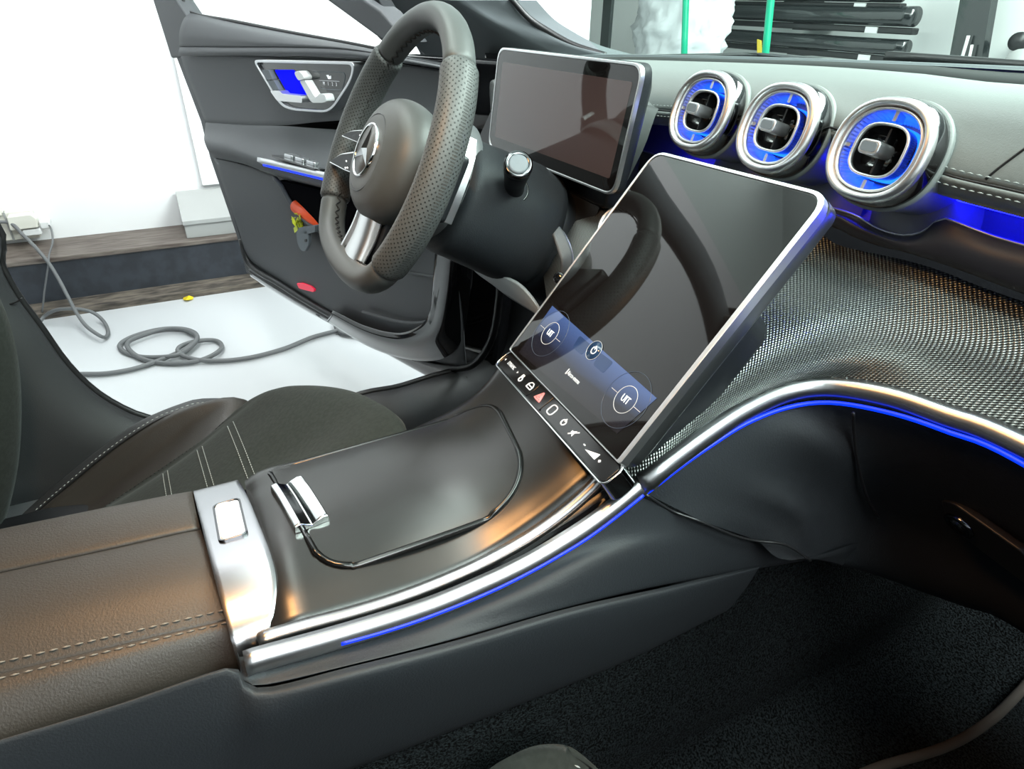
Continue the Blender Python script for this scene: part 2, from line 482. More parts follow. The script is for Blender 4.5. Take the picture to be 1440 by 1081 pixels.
def text(name, body, fr, a, b, c, size, m, parent, align='CENTER', extrude=0.0002, sx=1.0):
    cu = bpy.data.curves.new(name, 'FONT'); cu.body = body; cu.size = size; cu.align_x = align; cu.align_y = 'CENTER'; cu.extrude = extrude; cu.resolution_u = 2
    t = bpy.data.objects.new(name, cu)
    me = bpy.data.meshes.new_from_object(t)
    vs = [fr(a+v.co.x*sx, b+v.co.y, c+v.co.z) for v in me.vertices]
    fs = [tuple(p.vertices) for p in me.polygons]
    bpy.data.objects.remove(t); bpy.data.curves.remove(cu); bpy.data.meshes.remove(me)
    return obj(name, vs, fs, m, parent, smooth=False)

def dup(root, loc, label):
    r_ = root.copy(); COL.objects.link(r_); r_.location = loc; r_['label'] = label
    for ch in list(root.children):
        c_ = ch.copy(); COL.objects.link(c_); c_.parent = r_
        for g_ in ch.children:
            e_ = g_.copy(); COL.objects.link(e_); e_.parent = c_
    return r_

CS = Frame((-0.09197, 0.04044, 0.70366), (0.99645, -0.06953, 0.04747), (0.00828, 0.6421, 0.76658))      # touchscreen, lower left corner
DD = Frame((-0.52465, 0.21116, 0.82172), (0.99991, 0.00222, 0.01301), (-0.01311, 0.0535, 0.99848))      # driver display, lower left corner
WH = Frame((-0.37, 0.0, 0.85), (1, 0, 0), (0, 0.44355, 0.89625))                                        # steering wheel, n towards the driver
DR = Frame((-0.707, 0.245, 0.0), (-0.94144, -0.33719, 0), (0, 0, 1))                                    # open door, u from hinge to free edge; cabin side is -n

# ================================================================== the garage shell
def struct(o):
    o['kind'] = 'structure'; return o
struct(box('floor', (-6, -5, -0.05), (5, 5, 0), M['floor_paint']))
struct(box('wall_left', (-2.7, -5, 0), (-2.49, 1.63, 3.0), M['wall_white']))
struct(box('ceiling', (-6, -5, 3.0), (5, 5, 3.1), M['wall_white']))
struct(box('wall_right', (3.4, -5, 0), (3.6, 2.6, 3.0), M['wall_white']))
struct(box('wall_front', (-6, 2.6, 0), (5, 2.8, 3.0), M['front_wall_white']))
struct(box('trim_1', (-2.49, -5, 0.19), (-2.25, 1.6, 0.208), M['ledge_wood'], bevel=0.004))
struct(box('baseboard_left', (-2.49, -5, 0.0), (-2.26, 1.6, 0.19), M['black_skirting']))
fr = Frame((0, 0, 0), (1, 0, 0), (0, 0, 1))
struct(plate('trim_2', Frame((0, 0, 0), (1, 0, 0), (0, 0, 1)), [(-2.26, 0.0), (-2.206, 0.0), (-2.208, 0.022), (-2.235, 0.034), (-2.26, 0.045)], -1.6, 5.0, M['step_wood'], smooth=False))

# ================================================================== the car body around the cabin
body = thing('car_body', 'dark car body with black sill, pillar trims, windscreen and carpeted floor around the cabin', 'car', (0, 0, 0.12))
# trim round the driver's door opening: behind the seat, along the sill and up the front pillar
loop = [(-0.73,-0.4941,0.7082),(-0.73,-0.508,0.6648),(-0.73,-0.5044,0.6133),(-0.73,-0.4909,0.5556),(-0.73,-0.4751,0.484),(-0.73,-0.4525,0.4266),(-0.73,-0.4234,0.3836),(-0.73,-0.3874,0.349),(-0.73,-0.2858,0.2821),(-0.73,-0.1545,0.2641),(-0.73,-0.0015,0.2959),(-0.73,0.0885,0.2941),(-0.73,0.1671,0.3016),(-0.73,0.2452,0.3066),(-0.73,0.2961,0.3224),(-0.73,0.3262,0.3557),(-0.73,0.34,0.4042),(-0.73,0.3444,0.4846),(-0.73,0.335,0.5873),(-0.73,0.3091,0.664)]
loop = [(-0.66, -0.6, 1.29), (-0.71, -0.54, 1.1), (-0.73, -0.515, 0.95), (-0.73, -0.51, 0.8)]+loop
lp = resample(loop, 110)
def offset_rows(path, prof):
    rows = []
    for dx, dd in prof:
        row = []
        for i, p in enumerate(path):
            t = path[min(i+1, len(path)-1)]-path[max(i-1, 0)]
            n = Vector((0, t.z, -t.y)).normalized()      # away from the opening
            row.append(p+Vector((dx, 0, 0))+n*dd)
        rows.append(row)
    return rows
def loft_rows(name, rows, m, parent, solid=0.0, flip=False, label=None, kind=None):
    nu = len(rows[0]); vs = [p for rw in rows for p in rw]
    return obj(name, vs, grid(nu, len(rows)), m, parent, solid=solid, flip=flip, label=label, kind=kind)
tr = offset_rows(lp, [(-0.03, 0.03), (-0.012, 0.004), (0.0, 0.0), (0.012, 0.0), (0.022, 0.004), (0.034, 0.012), (0.046, 0.026), (0.056, 0.044), (0.062, 0.07), (0.066, 0.11), (0.07, 0.17), (0.072, 0.23)])
loft_rows('door_opening_trim', tr, M['black_leather'], body)
tube('door_seal', [p+Vector((-0.008, 0, 0)) for p in lp], 0.006, M['rubber'], body, n=90)
tube('trim_joint', [(-0.705,-0.5227,0.6086),(-0.705,-0.5118,0.609),(-0.705,-0.5001,0.6116),(-0.705,-0.4923,0.6161)], 0.0012, M['rubber'], body, n=12)
# floor, footwells, bulkhead
loft('driver_carpet', [[(-0.69, -1.2, 0.19), (-0.69, 0.3, 0.19), (-0.69, 0.75, 0.24), (-0.69, 0.95, 0.5)], [(-0.1, -1.2, 0.2), (-0.1, 0.3, 0.2), (-0.1, 0.75, 0.25), (-0.1, 0.95, 0.5)]], M['carpet'], body, solid=0.02)
loft('passenger_carpet', [[(0.13, -1.2, 0.52), (0.13, 0.1, 0.52), (0.13, 0.6, 0.52), (0.13, 0.85, 0.62)], [(0.15, -1.2, 0.34), (0.15, 0.1, 0.34), (0.15, 0.6, 0.36), (0.15, 0.85, 0.6)], [(0.22, -1.2, 0.235), (0.22, 0.1, 0.235), (0.22, 0.62, 0.24), (0.22, 0.88, 0.58)], [(0.75, -1.2, 0.23), (0.75, 0.1, 0.23), (0.75, 0.62, 0.24), (0.75, 0.88, 0.58)]], M['carpet'], body, nu=60)
box('bulkhead', (-0.72, 0.9, 0.2), (0.8, 0.95, 0.93), M['soft_plastic'], body)
box('underbody', (-0.72, -1.3, 0.12), (0.8, 0.95, 0.17), M['soft_plastic'], body)
box('passenger_sill', (0.75, -1.3, 0.15), (0.85, 0.95, 0.36), M['black_leather'], body, bevel=0.02)
# unseen rear bench and side box, added to keep light off the footwell
box('rear_bench_blocker', (-0.7, -1.6, 0.2), (0.78, -1.3, 1.0), M['soft_plastic'], body, bevel=0.03)
box('passenger_side_blocker', (0.77, -1.5, 0.2), (0.85, 0.5, 0.9), M['soft_plastic'], body, bevel=0.02)
# windscreen and its pillar
pa = [(-0.713,0.33,1.0199),(-0.7059,0.36,0.9936),(-0.6873,0.386,0.9758),(-0.6529,0.425,0.954),(-0.6109,0.47,0.9405)]
pb = [(-0.7703,0.26,1.0185),(-0.7309,0.31,0.9884),(-0.7085,0.355,0.9651),(-0.6924,0.39,0.9466),(-0.6586,0.43,0.93)]
pc = [(-0.9642,0.22,1.0285),(-0.9357,0.28,0.9764),(-0.8709,0.34,0.9141),(-0.8493,0.38,0.8996),(-0.7617,0.43,0.8907)]
def push(row, t): return [(a+t[0], b+t[1], c+t[2]) for a, b, c in row]
loft('pillar_trim', [push(pa, (0, 0.06, 0.0)), pa, push(pb, (0, -0.0, 0.0)), push(pc, (-0.06, 0.0, -0.01)), push(pc, (-0.1, 0.04, -0.08))], M['pillar_cloth'], body, across=False)
tube('windscreen_seal', [(-0.7067,0.335,1.0242),(-0.6968,0.365,0.995),(-0.683,0.395,0.9759),(-0.6551,0.435,0.9538),(-0.6168,0.48,0.9388)], 0.005, M['rubber'], body)
tube('windscreen_border', [(-0.7377,0.36,1.0244),(-0.7284,0.39,0.9965),(-0.7071,0.42,0.9749),(-0.6817,0.46,0.9533),(-0.6364,0.505,0.9394)], 0.0035, M['gloss_black'], body)
wsb = [(-0.62, 0.5, 0.925), (-0.3, 0.66, 0.925), (0, 0.7, 0.925), (0.3, 0.66, 0.93), (0.68, 0.5, 0.935)]
wst = [(-0.52, -0.3, 1.34), (-0.25, -0.26, 1.36), (0, -0.25, 1.365), (0.25, -0.26, 1.36), (0.55, -0.3, 1.34)]
wsm = [((a+e)/2, (b+f)/2+0.02, (c+g)/2+0.025) for (a, b, c), (e, f, g) in zip(wsb, wst)]
loft('windscreen', [wsb, wsm, wst], M['windscreen_glass'], body)
# roof over the cabin and the pillar rails that carry it
loft('roof_lining', [[(-0.6, -0.28, 1.31), (-0.6, -0.9, 1.33), (-0.6, -1.5, 1.28)], [(-0.3, -0.25, 1.36), (-0.3, -0.9, 1.385), (-0.3, -1.5, 1.34)], [(0.3, -0.25, 1.36), (0.3, -0.9, 1.385), (0.3, -1.5, 1.34)], [(0.6, -0.28, 1.31), (0.6, -0.9, 1.33), (0.6, -1.5, 1.28)]], M['headliner'], body, solid=0.012)
loft('roof_panel', [[(-0.66, -0.28, 1.32), (-0.66, -0.9, 1.35), (-0.66, -1.5, 1.3)], [(-0.3, -0.24, 1.39), (-0.3, -0.9, 1.415), (-0.3, -1.5, 1.37)], [(0.3, -0.24, 1.39), (0.3, -0.9, 1.415), (0.3, -1.5, 1.37)], [(0.66, -0.28, 1.32), (0.66, -0.9, 1.35), (0.66, -1.5, 1.3)]], M['outer_paint'], body)
tube('roof_rail', [(-0.72, 0.22, 1.1), (-0.68, 0.0, 1.2), (-0.62, -0.28, 1.3), (-0.62, -0.9, 1.33), (-0.64, -1.5, 1.25)], 0.03, M['pillar_cloth'], body)
tube('roof_rail', [(0.74, 0.44, 0.96), (0.68, 0.1, 1.16), (0.62, -0.28, 1.3), (0.62, -0.9, 1.33), (0.64, -1.5, 1.25)], 0.03, M['pillar_cloth'], body)
tube('centre_pillar', [(-0.72, -0.62, 0.5), (-0.72, -0.66, 0.95), (-0.63, -0.7, 1.32)], 0.06, M['pillar_cloth'], body)
# seals and panels around the door hinge, seen past the wheel
tube('hinge_seal', [(-1.271,0.32,1.0516),(-1.189,0.34,0.9884),(-1.1256,0.36,0.9188),(-1.1385,0.38,0.8545),(-1.1304,0.39,0.7631),(-1.1099,0.4,0.6127),(-1.0985,0.4,0.4863),(-1.0679,0.38,0.3611)], 0.016, M['pillar_cloth'], body, n=50)
tube('hinge_seal', [(-1.5155,0.34,1.0547),(-1.4004,0.36,0.9839),(-1.2942,0.38,0.9148),(-1.2974,0.4,0.8391),(-1.2948,0.41,0.7387),(-1.2972,0.42,0.569),(-1.3158,0.42,0.3985)], 0.013, M['door_plastic'], body, n=50)
plate('fascia_end_panel', Frame((-0.70, 0, 0), (0, 1, 0), (0, 0, 1)), rpoly([(0.28, 0.62), (0.56, 0.62), (0.56, 0.935), (0.42, 0.935), (0.33, 0.9)], 0.02), -0.01, 0.03, M['door_plastic'], body, bevel=0.006)
sweep('wing_panel', [(-0.80, 0.36, 0.25), (-0.80, 0.36, 0.6), (-0.80, 0.38, 0.93)], [(-0.03, -0.3), (0.03, -0.3), (0.04, 0.02), (0.0, 0.05), (-0.04, 0.02)], M['outer_paint'], body, n=12, up=(0, -1, 0))
box('front_foot_panel', (-0.735, 0.4, 0.2), (-0.68, 0.92, 0.93), M['hard_plastic'], body)
sweep('wiper_arm', [(0.35, 0.86, 0.935), (0.0, 0.88, 0.945), (-0.35, 0.86, 0.945)], [(-0.012, 0), (0.012, 0), (0.008, 0.012), (-0.008, 0.012)], M['rubber'], body, n=14)

# ================================================================== the open driver's door
door = thing('driver_door', 'wide open grey front door with blue lit handle bowl beside the steering wheel', 'car door', (-0.707, 0.245, 0.25))
rows = [
 [(-1.7186,-0.1173,0.9789),(-1.4877,-0.0346,0.9628),(-1.2664,0.0446,0.95),(-1.0544,0.1206,0.9391),(-0.8766,0.1843,0.9287),(-0.725,0.2386,0.9198)],
 [(-1.6918,-0.1396,0.963),(-1.4241,-0.0437,0.9513),(-1.2077,0.0338,0.9442),(-1.0012,0.1078,0.9394),(-0.8293,0.1693,0.9308),(-0.6831,0.2217,0.9223)],
 [(-1.6953,-0.1568,0.9315),(-1.398,-0.0503,0.9316),(-1.1807,0.0275,0.9333),(-0.9753,0.1011,0.936),(-0.8059,0.1618,0.9301),(-0.6622,0.2133,0.9231)],
 [(-1.7109,-0.1634,0.8988),(-1.4032,-0.0532,0.9134),(-1.1811,0.0263,0.9251),(-0.9743,0.1004,0.9323),(-0.8045,0.1612,0.9291),(-0.6608,0.2127,0.9227)],
]
loft('window_ledge_trim', rows, M['door_plastic'], door, flip=True, solid=0.004)
rows = [
 [(-1.7136,-0.1612,0.9004),(-1.4092,-0.0522,0.9153),(-1.1867,0.0275,0.9268),(-0.9792,0.1018,0.9345),(-0.809,0.1628,0.9311),(-0.6649,0.2144,0.9239)],
 [(-1.7124,-0.1682,0.8851),(-1.3983,-0.0557,0.9031),(-1.1759,0.024,0.9159),(-0.9686,0.0982,0.9253),(-0.7987,0.1591,0.925),(-0.6554,0.2104,0.9194)],
 [(-1.7339,-0.1717,0.8734),(-1.4111,-0.0561,0.8939),(-1.1866,0.0244,0.9069),(-0.9773,0.0993,0.9172),(-0.8055,0.1608,0.9199),(-0.661,0.2126,0.9168)]]
loft('upper_trim_strip', rows, M['door_plastic'], door, flip=True, solid=0.004)
rows = [
 [(-1.7718,-0.164,0.8761),(-1.4563,-0.051,0.8947),(-1.2283,0.0307,0.9026),(-1.0135,0.1076,0.9133),(-0.8374,0.1707,0.915),(-0.6891,0.2238,0.912)],
 [(-1.7585,-0.1592,0.8268),(-1.4566,-0.0511,0.8503),(-1.2097,0.0373,0.8665),(-0.9958,0.1139,0.8807),(-0.8404,0.1696,0.8884),(-0.6902,0.2234,0.8863)],
 [(-1.7383,-0.1499,0.7736),(-1.4574,-0.0493,0.796),(-1.2095,0.0395,0.8193),(-0.9947,0.1165,0.8409),(-0.8475,0.1692,0.8531),(-0.6942,0.2241,0.8572)],
 [(-1.6906,-0.1391,0.708),(-1.4398,-0.0493,0.7322),(-1.2648,0.0134,0.7545),(-1.1405,0.0579,0.7763),(-0.9793,0.1156,0.8019),(-0.8424,0.1646,0.8159),(-0.6871,0.2203,0.8255)]]
loft('door_card', rows, M['door_plastic'], door, flip=True, solid=0.004)
rows = [
 [(-1.6906,-0.1391,0.708),(-1.4398,-0.0493,0.7322),(-1.2653,0.0132,0.7528),(-1.1436,0.0568,0.7638),(-0.9833,0.1142,0.7791),(-0.8454,0.1636,0.7895),(-0.6882,0.2199,0.799)],
 [(-1.6591,-0.147,0.6904),(-1.4649,-0.0774,0.7057),(-1.323,-0.0266,0.7085),(-1.1486,0.0358,0.7213),(-0.959,0.1037,0.7413),(-0.8214,0.153,0.752),(-0.6645,0.2092,0.765)],
 [(-1.6033,-0.1557,0.6774),(-1.4483,-0.1002,0.6871),(-1.3176,-0.0534,0.6845),(-1.1623,0.0023,0.693),(-0.9926,0.0631,0.7091),(-0.7817,0.1386,0.7291),(-0.628,0.1936,0.7396)],
 [(-1.578,-0.1551,0.6631),(-1.4173,-0.0976,0.6731),(-1.2912,-0.0524,0.6726),(-1.1507,-0.0021,0.6782),(-1.0028,0.0509,0.6903),(-0.7718,0.1336,0.7064),(-0.6178,0.1888,0.7152)],
 [(-1.5812,-0.1509,0.6473),(-1.4175,-0.0923,0.655),(-1.296,-0.0488,0.651),(-1.1671,-0.0027,0.6555),(-1.0235,0.0488,0.6617),(-0.7829,0.135,0.6777),(-0.6258,0.1912,0.6902)],
 [(-1.6263,-0.1427,0.6251),(-1.4583,-0.0825,0.6356),(-1.3299,-0.0365,0.6344),(-1.2185,0.0034,0.6356),(-1.0695,0.0568,0.6442),(-0.8211,0.1457,0.6586),(-0.6586,0.2039,0.6723)]]
loft('armrest', rows, M['door_plastic'], door, flip=True, solid=0.004)
rows = [
 [(-1.6533,-0.1385,0.6158),(-1.4833,-0.0776,0.6266),(-1.3532,-0.0311,0.6255),(-1.2304,0.0129,0.6288),(-1.0954,0.0613,0.6346),(-0.8424,0.1519,0.6496),(-0.6771,0.2111,0.6638)],
 [(-1.6136,-0.1328,0.558),(-1.456,-0.0764,0.5723),(-1.3277,-0.0304,0.579),(-1.2122,0.011,0.5814),(-1.0921,0.054,0.5834),(-0.8352,0.146,0.6033),(-0.6679,0.2059,0.6162)],
 [(-1.5873,-0.1234,0.4819),(-1.4423,-0.0715,0.486),(-1.306,-0.0227,0.4833),(-1.1773,0.0234,0.4748),(-1.0003,0.0868,0.4872),(-0.7998,0.1586,0.5089),(-0.6615,0.2082,0.5328)],
 [(-1.5914,-0.1142,0.4034),(-1.4571,-0.0661,0.3953),(-1.3219,-0.0177,0.3788),(-1.1895,0.0297,0.3702),(-1.0071,0.095,0.3864),(-0.8002,0.1691,0.4177),(-0.6681,0.2164,0.4546)],
 [(-1.6067,-0.1091,0.3451),(-1.4671,-0.0591,0.3353),(-1.3231,-0.0075,0.3185),(-1.19,0.0401,0.3075),(-1.0077,0.1054,0.3116),(-0.8218,0.172,0.3404),(-0.6797,0.2229,0.3924)],
 [(-1.6496,-0.1054,0.2797),(-1.5062,-0.054,0.2692),(-1.3542,0.0005,0.2662),(-1.2156,0.0501,0.2658),(-1.0154,0.1218,0.269),(-0.8284,0.1888,0.2889),(-0.7001,0.2347,0.3207)]]
loft('lower_panel', rows, M['door_plastic'], door, flip=True, solid=0.004)
rows = [
 [(-1.6588,-0.1044,0.2669),(-1.5137,-0.0524,0.2593),(-1.3608,0.0023,0.2566),(-1.2215,0.0522,0.2565),(-1.0204,0.1243,0.2601),(-0.8327,0.1915,0.2785),(-0.7018,0.2384,0.301)],
 [(-1.6801,-0.1035,0.245),(-1.521,-0.0466,0.237),(-1.3679,0.0083,0.2325),(-1.2271,0.0587,0.2355),(-1.0251,0.1311,0.2379),(-0.8374,0.1983,0.2395),(-0.7008,0.2472,0.2474)],
 [(-1.753,-0.0978,0.2132),(-1.5884,-0.0388,0.2052),(-1.4299,0.0179,0.2007),(-1.2842,0.0701,0.204),(-1.0752,0.145,0.2067),(-0.881,0.2146,0.2086),(-0.7396,0.2652,0.2169)]]
loft('bottom_edge', rows, M['outer_paint'], door, flip=True)
# outer skin and window frame
plate('outer_skin', DR, rpoly([(-0.02, 0.25), (1.03, 0.25), (1.05, 0.38), (1.13, 0.6), (1.225, 0.86), (1.2, 0.9), (-0.05, 0.93), (-0.05, 0.5)], 0.02), 0.05, 0.09, M['outer_paint'], door, bevel=0.008)
plate('shut_face', DR, [(1.0, 0.26), (1.035, 0.26), (1.05, 0.38), (1.125, 0.6), (1.135, 0.7), (1.215, 0.875), (1.15, 0.875)], -0.01, 0.05, M['door_plastic'], door)
plate('window_frame', DR, [(1.225, 0.86), (1.262, 1.0), (1.25, 1.2), (1.15, 1.28), (0.75, 1.2), (0.2, 1.0), (0.12, 0.95), (0.2, 0.95), (0.75, 1.15), (1.12, 1.22), (1.165, 1.17), (1.16, 1.06), (1.105, 1.005), (1.06, 0.97), (1.15, 0.87)], -0.02, 0.03, M['door_plastic'], door, bevel=0.006)
tube('glass_seal', [(-1.7477,-0.1277,1.0193),(-1.7481,-0.1279,1.003),(-1.7153,-0.1161,0.9773),(-1.487,-0.0344,0.9643),(-1.266,0.0448,0.9514),(-1.0541,0.1207,0.9404),(-0.9181,0.1694,0.9323)], 0.004, M['rubber'], door)
loft('window_pane', [[(-1.7093,-0.1012,1.1014),(-1.4606,-0.0122,1.0957),(-1.2482,0.0639,1.0908),(-0.9586,0.1676,1.0842)], [(-1.7514,-0.1163,0.9749),(-1.516,-0.032,0.9604),(-1.2914,0.0485,0.9475),(-0.9819,0.1593,0.9324)]], M['window_glass'], door, across=False)
plate('tweeter_cover', DR, [(0.2728,1.0295),(0.2699,1.0063),(0.2438,0.9548),(0.2036,0.935),(0.1646,0.9487),(0.1927,0.9825),(0.2408,1.0296)], 0.0, 0.03, M['soft_plastic'], door, bevel=0.003)
# switch bowl with the inner handle
tri = rpoly([(0.6614,0.8917),(0.2453,0.9132),(0.2633,0.8807),(0.3412,0.8208),(0.3762,0.8087),(0.5154,0.7982),(0.5672,0.8034)], [.02, .02, .03, .03, .02, .03, .03])
tri_in = rpoly([(0.6513,0.8871),(0.2557,0.9082),(0.2704,0.8815),(0.3487,0.8228),(0.3806,0.8132),(0.5106,0.804),(0.5561,0.8083)], [.018, .018, .028, .028, .018, .028, .028])
plate('switch_panel', DR, tri_in, -0.046, -0.02, M['gloss_black'], door)
ring_plate('chrome_surround', DR, tri, tri_in, -0.054, -0.02, M['satin_silver'], door, bevel=0.0015)
cav = rpoly([(0.5776,0.8767),(0.4927,0.8826),(0.4802,0.8751),(0.4498,0.8383),(0.4536,0.8351),(0.5351,0.8335)], .006)
plate('handle_bowl', DR, cav, -0.0475, -0.044, mat('bowl_glow', (0.01, 0.01, 0.02), 0.95, spec=0.0, emit=(0.002, 0.004, 1), estr=1.1), door, label='handle recess with its blue lamp glow painted on')  # LED glow painted on: the bowl surface itself emits blue
hd = plate('door_handle', DR, rpoly([(0.5611,0.8365),(0.5161,0.8404),(0.5085,0.8353),(0.4251,0.8387),(0.4261,0.8246),(0.5356,0.8182)], .006), -0.075, -0.055, M['silver'], door, bevel=0.004, label='silver inner door handle')
plate('lock_button', DR, rpoly([(0.6166,0.8742),(0.585,0.8764),(0.5722,0.8577),(0.6006,0.8547)], .002), -0.058, -0.045, M['hook_grey'], door, bevel=0.0015)
plate('lock_button', DR, rpoly([(0.5985,0.8534),(0.5694,0.8564),(0.5501,0.8382),(0.5799,0.8349)], .002), -0.058, -0.045, M['hook_grey'], door, bevel=0.0015)
# seat-shaped adjuster: backrest, cushion and headrest switches
plate('seat_switch', DR, rpoly([(0.4588,0.8812),(0.4376,0.8855),(0.423,0.877),(0.422,0.8703),(0.446,0.8657),(0.4554,0.8732)], .006), -0.066, -0.045, M['white_plastic'], door, bevel=0.003, label='headrest part of the white seat switch')
plate('seat_switch', DR, rpoly([(0.4448,0.8651),(0.4239,0.8688),(0.396,0.8424),(0.3886,0.8389),(0.4053,0.8276),(0.4153,0.8322)], .004), -0.064, -0.045, M['white_plastic'], door, bevel=0.003, label='backrest part of the white seat switch')
plate('seat_switch', DR, rpoly([(0.4126,0.8318),(0.3798,0.8411),(0.3674,0.8477),(0.3486,0.848),(0.3437,0.835),(0.3607,0.8306),(0.3999,0.8268)], .005), -0.066, -0.045, M['white_plastic'], door, bevel=0.003, label='cushion part of the white seat switch')
tube('memory_outline', [(-1.0827,0.061,0.8839),(-0.9865,0.0955,0.8905),(-0.9727,0.1004,0.8883),(-0.9718,0.1008,0.8807),(-0.9821,0.0971,0.8642),(-0.993,0.0932,0.858),(-1.0511,0.0724,0.854),(-1.0632,0.068,0.857)], 0.0007, M['hook_grey'], door)
tube('memory_line', [(-1.0629,0.0681,0.8692),(-0.9924,0.0934,0.8732)], 0.0006, M['text_dim'], door, n=6)
DT = Frame(DR(0, 0, -0.047), -DR.u, DR.v)
text('memory_mark', 'M', DT, *[-[(0.3774,0.8646)][0][0], [(0.3774,0.8646)][0][1]], 0, 0.0095, M['text_mid'], door)
text('memory_mark', '1', DT, *[-[(0.3612,0.8652)][0][0], [(0.3612,0.8652)][0][1]], 0, 0.0095, M['text_mid'], door)
text('memory_mark', '2', DT, *[-[(0.3452,0.8659)][0][0], [(0.3452,0.8659)][0][1]], 0, 0.0095, M['text_mid'], door)
text('memory_mark', '3', DT, *[-[(0.3308,0.8664)][0][0], [(0.3308,0.8664)][0][1]], 0, 0.0095, M['text_mid'], door)
plate('seat_heat_mark', DR, [(0.3626,0.8817),(0.3572,0.8821),(0.3543,0.8777),(0.3482,0.8815),(0.3496,0.8754),(0.3563,0.8749)], -0.0485, -0.046, M['text_white'], door, smooth=False)
# pull handle with silver cap, light line and window switches
sweep('pull_handle_cap', [(-1.2629,-0.0518,0.6796),(-1.176,-0.0207,0.6842),(-1.0868,0.0113,0.6884),(-0.9857,0.0474,0.6934),(-0.7577,0.1291,0.706)], [(-0.004, -0.011), (0.006, -0.012), (0.009, 0.0), (0.004, 0.012), (-0.006, 0.011)], M['satin_silver'], door, n=24, up=(0.33, -0.94, 0.2), label='silver cap on the pull handle')
tube('light_line', [(-1.2522,-0.0501,0.67),(-1.1689,-0.0203,0.6744),(-1.0798,0.0116,0.679),(-0.9843,0.0458,0.6835),(-0.7982,0.1125,0.6942)], 0.003, M['blue_strip'], door, n=24, label='blue light line')
plate('window_switch_plate', Frame((-1.15,0.0083,0.6949), (-0.941, -0.337, 0), (0.33, -0.93, 0.15)), rrect(-0.14, -0.02, 0.06, 0.03, 0.01), 0.0, 0.004, M['gloss_black'], door, bevel=0.001)
WS = Frame((-1.15,0.0083,0.6949), (-0.941, -0.337, 0), (0.33, -0.93, 0.15))
for k in range(3):
    obj_ = plate('window_switch', WS, rrect(-0.005-0.048*k, -0.012, 0.03-0.048*k, 0.012, 0.004), 0.003, 0.012, M['satin_silver'], door, bevel=0.002)
# door pocket
plate('pocket_shade_plate', DR, rpoly([(0.6208,0.6284),(0.486,0.6371),(0.3365,0.6456),(0.1317,0.6589),(0.0694,0.6036),(0.3005,0.548),(0.4575,0.5435),(0.527,0.5596),(0.582,0.5887)], .01), -0.0625, -0.047, M['pocket_shade'], door, label='black plate painted as the shaded hollow of the door pocket')  # flat dark plate painting the shade of a pocket that is not hollowed
tube('pocket_lip', [(-1.2738,-0.0281,0.6333),(-1.2461,-0.0182,0.6179),(-1.2173,-0.0079,0.5856),(-1.1749,0.0073,0.5583),(-1.1096,0.0307,0.5423),(-0.9626,0.0833,0.5453),(-0.7466,0.1607,0.5908)], 0.006, M['door_plastic'], door, n=50)
# reflector, weather strips
plate('door_reflector', DR, rpoly([(0.6493,0.3434),(0.6173,0.3526),(0.573,0.3573),(0.5531,0.353),(0.5629,0.342),(0.6384,0.3299)], .006), -0.043, -0.028, M['red_reflector'], door, bevel=0.002, label='red reflector near the lower edge')
tube('weather_strip', [(-1.6113,-0.1107,0.3883),(-1.5887,-0.1027,0.3139),(-1.4201,-0.0423,0.3012),(-1.2602,0.015,0.2923),(-1.0687,0.0836,0.2932),(-0.8988,0.1444,0.318),(-0.7844,0.1854,0.3656),(-0.7076,0.2129,0.4335),(-0.6698,0.2264,0.5176),(-0.6573,0.2309,0.6231),(-0.6633,0.2288,0.7411)], 0.010, M['rubber'], door, n=90)
tube('weather_strip', [(-1.6342,-0.103,0.28),(-1.4409,-0.0338,0.2699),(-1.1938,0.0547,0.2656),(-0.9819,0.1306,0.2726),(-0.7995,0.1959,0.2941),(-0.6849,0.237,0.3368),(-0.6226,0.2593,0.4211),(-0.6002,0.2673,0.5222),(-0.5957,0.2689,0.6232)], 0.008, M['rubber'], door, n=90)
loft('front_edge', [[(-0.6882,0.1954,0.8006),(-0.7033,0.19,0.6701),(-0.7188,0.1845,0.5816),(-0.7292,0.1808,0.5184),(-0.7447,0.1752,0.4497),(-0.7819,0.1619,0.4047),(-0.858,0.1346,0.3607),(-0.9797,0.091,0.3344),(-1.1118,0.0437,0.3306)], [(-0.6402,0.2073,0.8079),(-0.6541,0.2023,0.6816),(-0.6659,0.1981,0.5826),(-0.6815,0.1925,0.5036),(-0.7064,0.1836,0.4283),(-0.7583,0.165,0.3785),(-0.8531,0.1311,0.3346),(-0.9745,0.0876,0.3144),(-1.1183,0.0361,0.3154)], [(-0.639,0.2375,0.8061),(-0.6468,0.2347,0.6798),(-0.6549,0.2318,0.5668),(-0.6651,0.2281,0.4727),(-0.6946,0.2176,0.3883),(-0.764,0.1927,0.3254),(-0.8902,0.1475,0.2793),(-1.0303,0.0973,0.2592),(-1.1991,0.0369,0.2668)]], M['gloss_black'], door, nu=60, solid=0.003, flip=True, label='black front edge of the door')
tube('speaker_edge', [(-0.9397,0.1086,0.5375),(-0.8213,0.151,0.5217),(-0.7015,0.1939,0.534),(-0.6981,0.1951,0.4811),(-0.7621,0.1721,0.423),(-0.8596,0.1372,0.3882),(-0.9934,0.0893,0.3668)], 0.004, M['door_plastic'], door, n=60)

